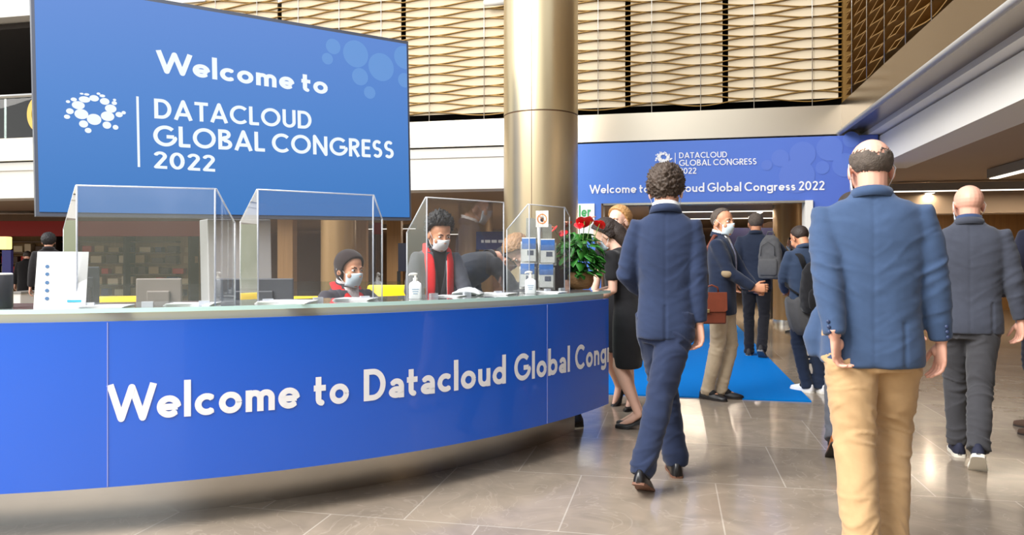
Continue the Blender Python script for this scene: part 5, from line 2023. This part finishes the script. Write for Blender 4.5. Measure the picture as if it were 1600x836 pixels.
# --- staff behind the desk
def scarf(g, w=.045, L=.36, spread=.075, seed=0, mset=None):
    """red scarf: loop round the neck and two hanging ends with a pale striped border"""
    s = g.s
    for sx in (-1, 1):
        pts = [(-.01 * sx, -.095, 1.550), (sx * .078, -.055, 1.548), (sx * .096, .005, 1.52), (sx * (spread + .005), .080, 1.45), (sx * spread, .118, 1.36), (sx * spread, .138, 1.25), (sx * (spread + .01), .145, 1.36 - L)]
        path = [g.SM(Vector(p) * s) for p in pts]
        mb = MB(); mb.tube(path, [(.010, w * .6), (.012, w * .7), (.012, w * .75), (.012, w), (.012, w), (.011, w), (.01, w)], 14, ref=(1, 0, 0))
        o = mb.build('scarf_end', M['red'], g.t)
        mb = MB(); mb.tube([g.SM((Vector(p) + Vector((-sx * w * .62, .010, 0))) * s) for p in pts[3:]], [(.006, .013)] * 4, 10, ref=(1, 0, 0))
        mb.build('scarf_border', mat('scarf_pattern', lin(225, 220, 214), .8, var=.6, vscale=90), o)


g = person('seated woman in dark head wrap, white mask and red scarf behind the counter', px_at(540, 4.92), -118, H=1.62, W=.92, lean=4, seed=12,
           pelvis=(0, 0, .56), feet=[(-.1, .40, 4, 0), (.1, .40, -4, 0)], head=(0, 4, 0), skin='skintan',
           hands=[dict(w=(-.16, .34, .94), rel=False, hint=(-1, -.4, -.6), f=(.2, 1, 0), t=(.8, 0, .4)), dict(w=(.16, .34, .94), rel=False, hint=(1, -.4, -.6), f=(-.2, 1, 0), t=(-.8, 0, .4))],
           hair=dict(style='hood', m=F_('dark_wrap_cloth', 46, 36, 36), t=.016, soft=.1, rough=.05), mask='mask',
           top=dict(kind='blazer', m=F_('dark_grey_jacket', 62, 58, 66), amp=.006, front=True, shirt=mat('speckled_scarf', lin(190, 180, 180), .8, var=.6, vscale=120), vee=1.2),
           bottom=dict(kind='trousers', m=F_('staff_trouser_cloth', 30, 30, 36), w=.9), shoes=dict(m=M['leatherblack']))
scarf(g)
g = person('dark-haired masked man with red and white scarf standing behind the third clear screen', px_at(678, 5.3), -142, H=1.58, W=.82, lean=12, seed=13,
           head=(4, 10, 0), skin='skintan',
           hands=[dict(w=(-.12, .34, 1.02), hint=(-1, -.6, -.5), f=(.2, 1, 0), t=(.8, 0, .5)), dict(w=(.16, .32, 1.02), hint=(1, -.6, -.5), f=(-.2, 1, 0), t=(-.8, 0, .5))],
           hair=dict(style='curly', m=hair_black, t=.024, soft=.14, rough=1.3, lift=.03), mask='maskwhite',
           top=dict(kind='blazer', m=F_('grey_staff_jacket', 78, 78, 84), amp=.006, front=True, shirt=F_('black_staff_shirt', 26, 26, 30), vee=1.15),
           bottom=dict(kind='trousers', m=F_('staff_trousers_dark', 30, 30, 36), w=.9), shoes=dict(m=M['leatherblack']))
scarf(g, w=.034, L=.34, spread=.082)
person('staff member in black bending far forward behind the counter, face hidden', px_at(706, 5.6), -42, H=1.70, W=.95, lean=72, seed=14,
       head=(0, 18, 0), skin='skin',
       hands=[dict(w=(-.2, .52, .86), hint=(-1, -.2, .3), f=(.2, 1, -.3), t=(.8, 0, .4)), dict(w=(.2, .52, .86), hint=(1, -.2, .3), f=(-.2, 1, -.3), t=(-.8, 0, .4))],
       hair=dict(style='short', m=hair_black, t=.018, soft=.12), mask=None,
       top=dict(kind='coat', m=F_('black_staff_jacket', 40, 42, 48), amp=.012, hem=.86),
       bottom=dict(kind='trousers', m=F_('black_staff_trousers', 28, 28, 34), w=.9), shoes=dict(m=M['leatherblack']))
person('staff member with honey-blond hair bending her head low beside the brochure stand', px_at(880, 5.75), 112, H=1.62, W=.9, lean=46, seed=15,
       head=(0, 26, 0), skin='skinpale',
       hands=[dict(w=(-.16, .46, 1.02), hint=(-1, -.3, -.2), f=(.3, 1, -.1), t=(.8, 0, .4)), dict(w=(.14, .42, 1.06), hint=(1, -.3, -.2), f=(-.2, 1, .4), t=(-.8, 0, .4))],
       hair=dict(style='long', m=hair_honey, t=.022, soft=.12, rough=.4), mask=None,
       top=dict(kind='blazer', m=F_('navy_staff_jacket', 40, 44, 62), amp=.006, front=True, shirt=M['paper'], vee=1.1),
       bottom=dict(kind='trousers', m=F_('navy_staff_trousers', 34, 36, 50), w=.9), shoes=dict(m=M['leatherblack']))
person('dark-clothed shopper standing by the shelves at the far left', px_at(41, 15.6), 30, H=1.45, W=1.0, lean=8, seed=16, head=(0, 20, 0), skin='skin',
       hair=dict(style='short', m=hair_dark, t=.012, soft=.1), top=dict(kind='coat', m=F_('black_coat_cloth', 26, 24, 26), hem=.72),
       bottom=dict(kind='trousers', m=F_('dark_brown_trousers', 40, 30, 28), w=.95), shoes=dict(m=M['leatherblack']))
person('black-haired person seen above the white leaflet at the left', px_at(76, 11.2), 40, H=1.66, W=.95, seed=17, head=(0, 0, 0), skin='skin',
       hair=dict(style='curly', m=hair_black, t=.022, soft=.14, rough=.4), top=dict(kind='coat', m=F_('charcoal_coat_cloth', 44, 42, 44), hem=.8),
       bottom=dict(kind='trousers', m=F_('charcoal_coat_trousers', 36, 34, 36), w=.95), shoes=dict(m=M['leatherblack']))

# ------------------------------------------------------------------ bags the walkers carry
# brown leather briefcase at the hip of the masked man, strap over his shoulder
pb = PD(1112, 452, 6.50)
t = thing('leather_briefcase', 'brown leather briefcase hanging at the hip of the masked man', 'bag', (pb.x, pb.y, .70), R(YAW + 2))
lm_ = mat('brown_leather', lin(112, 56, 40), .35, var=.25, vscale=14)
mb = MB(); mb.box((0, 0, .145), (.235, .09, .27)); mb.build('case_body', lm_, t, smooth=True, bevel=.014, auto=40)
mb = MB(); mb.prism([Vector((-.12, -.05, .285)), Vector((.12, -.05, .285)), Vector((.122, -.056, .13)), Vector((.10, -.056, .115)), Vector((-.10, -.056, .115)), Vector((-.122, -.056, .13))], (0, .010, 0)); mb.build('flap', mat('brown_leather_flap', lin(122, 62, 44), .32, var=.25, vscale=14), t, smooth=False, bevel=.003)
mb = MB(); mb.box((-.06, -.062, .125), (.045, .012, .03)); mb.build('brass_clasp', mat('brass_clasp', lin(206, 184, 130), .3, .8), t, smooth=False, bevel=.003)
mb = MB(); mb.tube([(-.06, 0, .28), (-.05, 0, .325), (0, 0, .345), (.05, 0, .325), (.06, 0, .28)], .008, 10); mb.build('handle', lm_, t)
Mi = ROOTM[t].inverted()
sh_w = ROOTM[bagman.t] @ bagman.SM((.10 * bagman.s, -.02, 1.50 * bagman.s))
ba_w = ROOTM[bagman.t] @ bagman.SM((.05 * bagman.s, -.17, 1.28 * bagman.s))
mb = MB()
p0, p1 = Vector((-.11, .0, .27)), Vector((.11, .02, .27))
sw, bw_ = Mi @ sh_w, Mi @ ba_w
mb.tube([p0, Vector((-.125, -.0, .45)), bw_ + Vector((-.03, -.02, 0)), sw + Vector((-.03, -.03, .03)), sw + Vector((.03, .04, .03))], [(.004, .014)] * 5, 8)
mb.build('shoulder_strap', lm_, t)


def backpack(g, off, label, m, w, h, d, rz=0, strap=1, patch=None):
    """soft backpack on the back; off in the wearer's rest frame (x, y, z of the bag centre)"""
    c = ROOTM[g.t] @ g.SM(Vector(off) * g.s)
    yaw = g.t.rotation_euler.z + R(rz)
    t = thing('backpack', label, 'bag', (c.x, c.y, c.z - h / 2), yaw)
    mb = MB()
    rg = []
    for z, k, dk in ((0, .62, .55), (.03, .86, .86), (.12, 1, 1.05), (.3, 1.0, 1), (.55, .95, .86), (.78, .84, .7), (.92, .62, .52), (1.0, .3, .25)):
        rg.append(sup(0, -.0 - d * .1 * (1 - z), w / 2 * k, d / 2 * dk, z * h if z > 0 else 0, 28, 2.8))
    mb.loft(rg)
    v, nr, f = remesh(mb, .009, 3)
    out = [tuple(p + n_ * (.007 * n3(p, 9, 9, 16, 4) + .004 * n3(p, 22, 22, 22, 9))) for p, n_ in zip(v, nr)]
    b = MB(); b.add(out, f); b.build('bag_body', m, t)
    pk = MB(); rg = []
    for z, k, dk in ((.08, .6, .5), (.12, .76, .9), (.25, .8, 1), (.4, .78, .9), (.46, .66, .4)):
        rg.append(sup(0, -d * .52, w / 2 * k, d * .16 * dk, z * h, 24, 2.8))
    pk.loft(rg); pk.build('front_pocket', m, t)
    zb = MB(); zb.tube([(-.3 * w, -d * .56, .52 * h), (-.26 * w, -d * .52, .74 * h), (0, -d * .46, .84 * h), (.26 * w, -d * .52, .74 * h), (.3 * w, -d * .56, .52 * h)], .004, 8); zb.build('zip', M['black'], t)
    lp = MB(); lp.tube([(-.05, d * .05, h * .98), (-.03, d * .0, h * 1.07), (.03, d * 0, h * 1.07), (.05, d * .05, h * .98)], .009, 8); lp.build('grab_loop', m, t)
    Mi = ROOTM[t].inverted() @ ROOTM[g.t]
    for sx in ((1,) if strap == 1 else (-1, 1)):
        x = sx * .12
        pts = [(x * .6, -.13, 1.30), (x * .9, -.12, 1.43), (x * 1.05, -.02, 1.505), (x * 1.1, .085, 1.42), (x * 1.25, .125, 1.28), (x * 1.5, .05, 1.12), (x * 1.2, -.12, 1.04)]
        st = MB(); st.tube([Mi @ g.SM(Vector(p) * g.s) for p in pts], [(.008, .027)] * 7, 8, ref=(1, 0, 0)); st.build('shoulder_strap', m, t)
    if patch:
        for (x, z, r, mm) in patch:
            p = MB(); p.ell((x, -d * .70, z), (r, .012, r * .7), None, 14, 8); p.build('badge', mm, t)
    return t


backpack(packman, (.19, -.21, 1.24), 'grey backpack slung over the right shoulder of the man in the doorway', F_('grey_pack_cloth', 84, 84, 86), .30, .56, .18, -14, 1)
backpack(darkpack, (.0, -.235, 1.12), 'black backpack with an orange badge on the man in white sneakers', F_('black_pack_cloth', 26, 26, 29), .34, .50, .22, -8, 2,
         [(-.02, .26, .018, mat('orange_badge', lin(232, 84, 50), .5)), (.13, .24, .02, mat('pale_badge', lin(220, 196, 186), .5))])
# grey jacket tied round the waist of that man
mb = MB()
gg = darkpack
rg = []
for z, rx, ry, dy in ((.90, .20, .16, -.01), (.86, .21, .172, -.012), (.74, .20, .17, -.02), (.62, .17, .155, -.03), (.56, .13, .13, -.04)):
    ring = []
    for k in range(22):
        a = R(170 + 200 * k / 21)
        ring.append(Vector((rx * math.cos(a) + .012 * math.sin(k * 1.9), ry * math.sin(a) + dy, z + .015 * math.sin(k * 1.3))))
    for k in range(21, -1, -1):
        a = R(170 + 200 * k / 21)
        ring.append(Vector(((rx - .014) * math.cos(a), (ry - .014) * math.sin(a) + dy, z + .015 * math.sin(k * 1.3))))
    rg.append([ROOTM[gg.t] @ (p * 1.0) for p in ring])
mb.loft(rg)
o = mb.build('tied_jacket', F_('grey_tied_cloth', 78, 78, 80)); tag(o, 'grey jacket hanging below the black backpack', 'jacket')
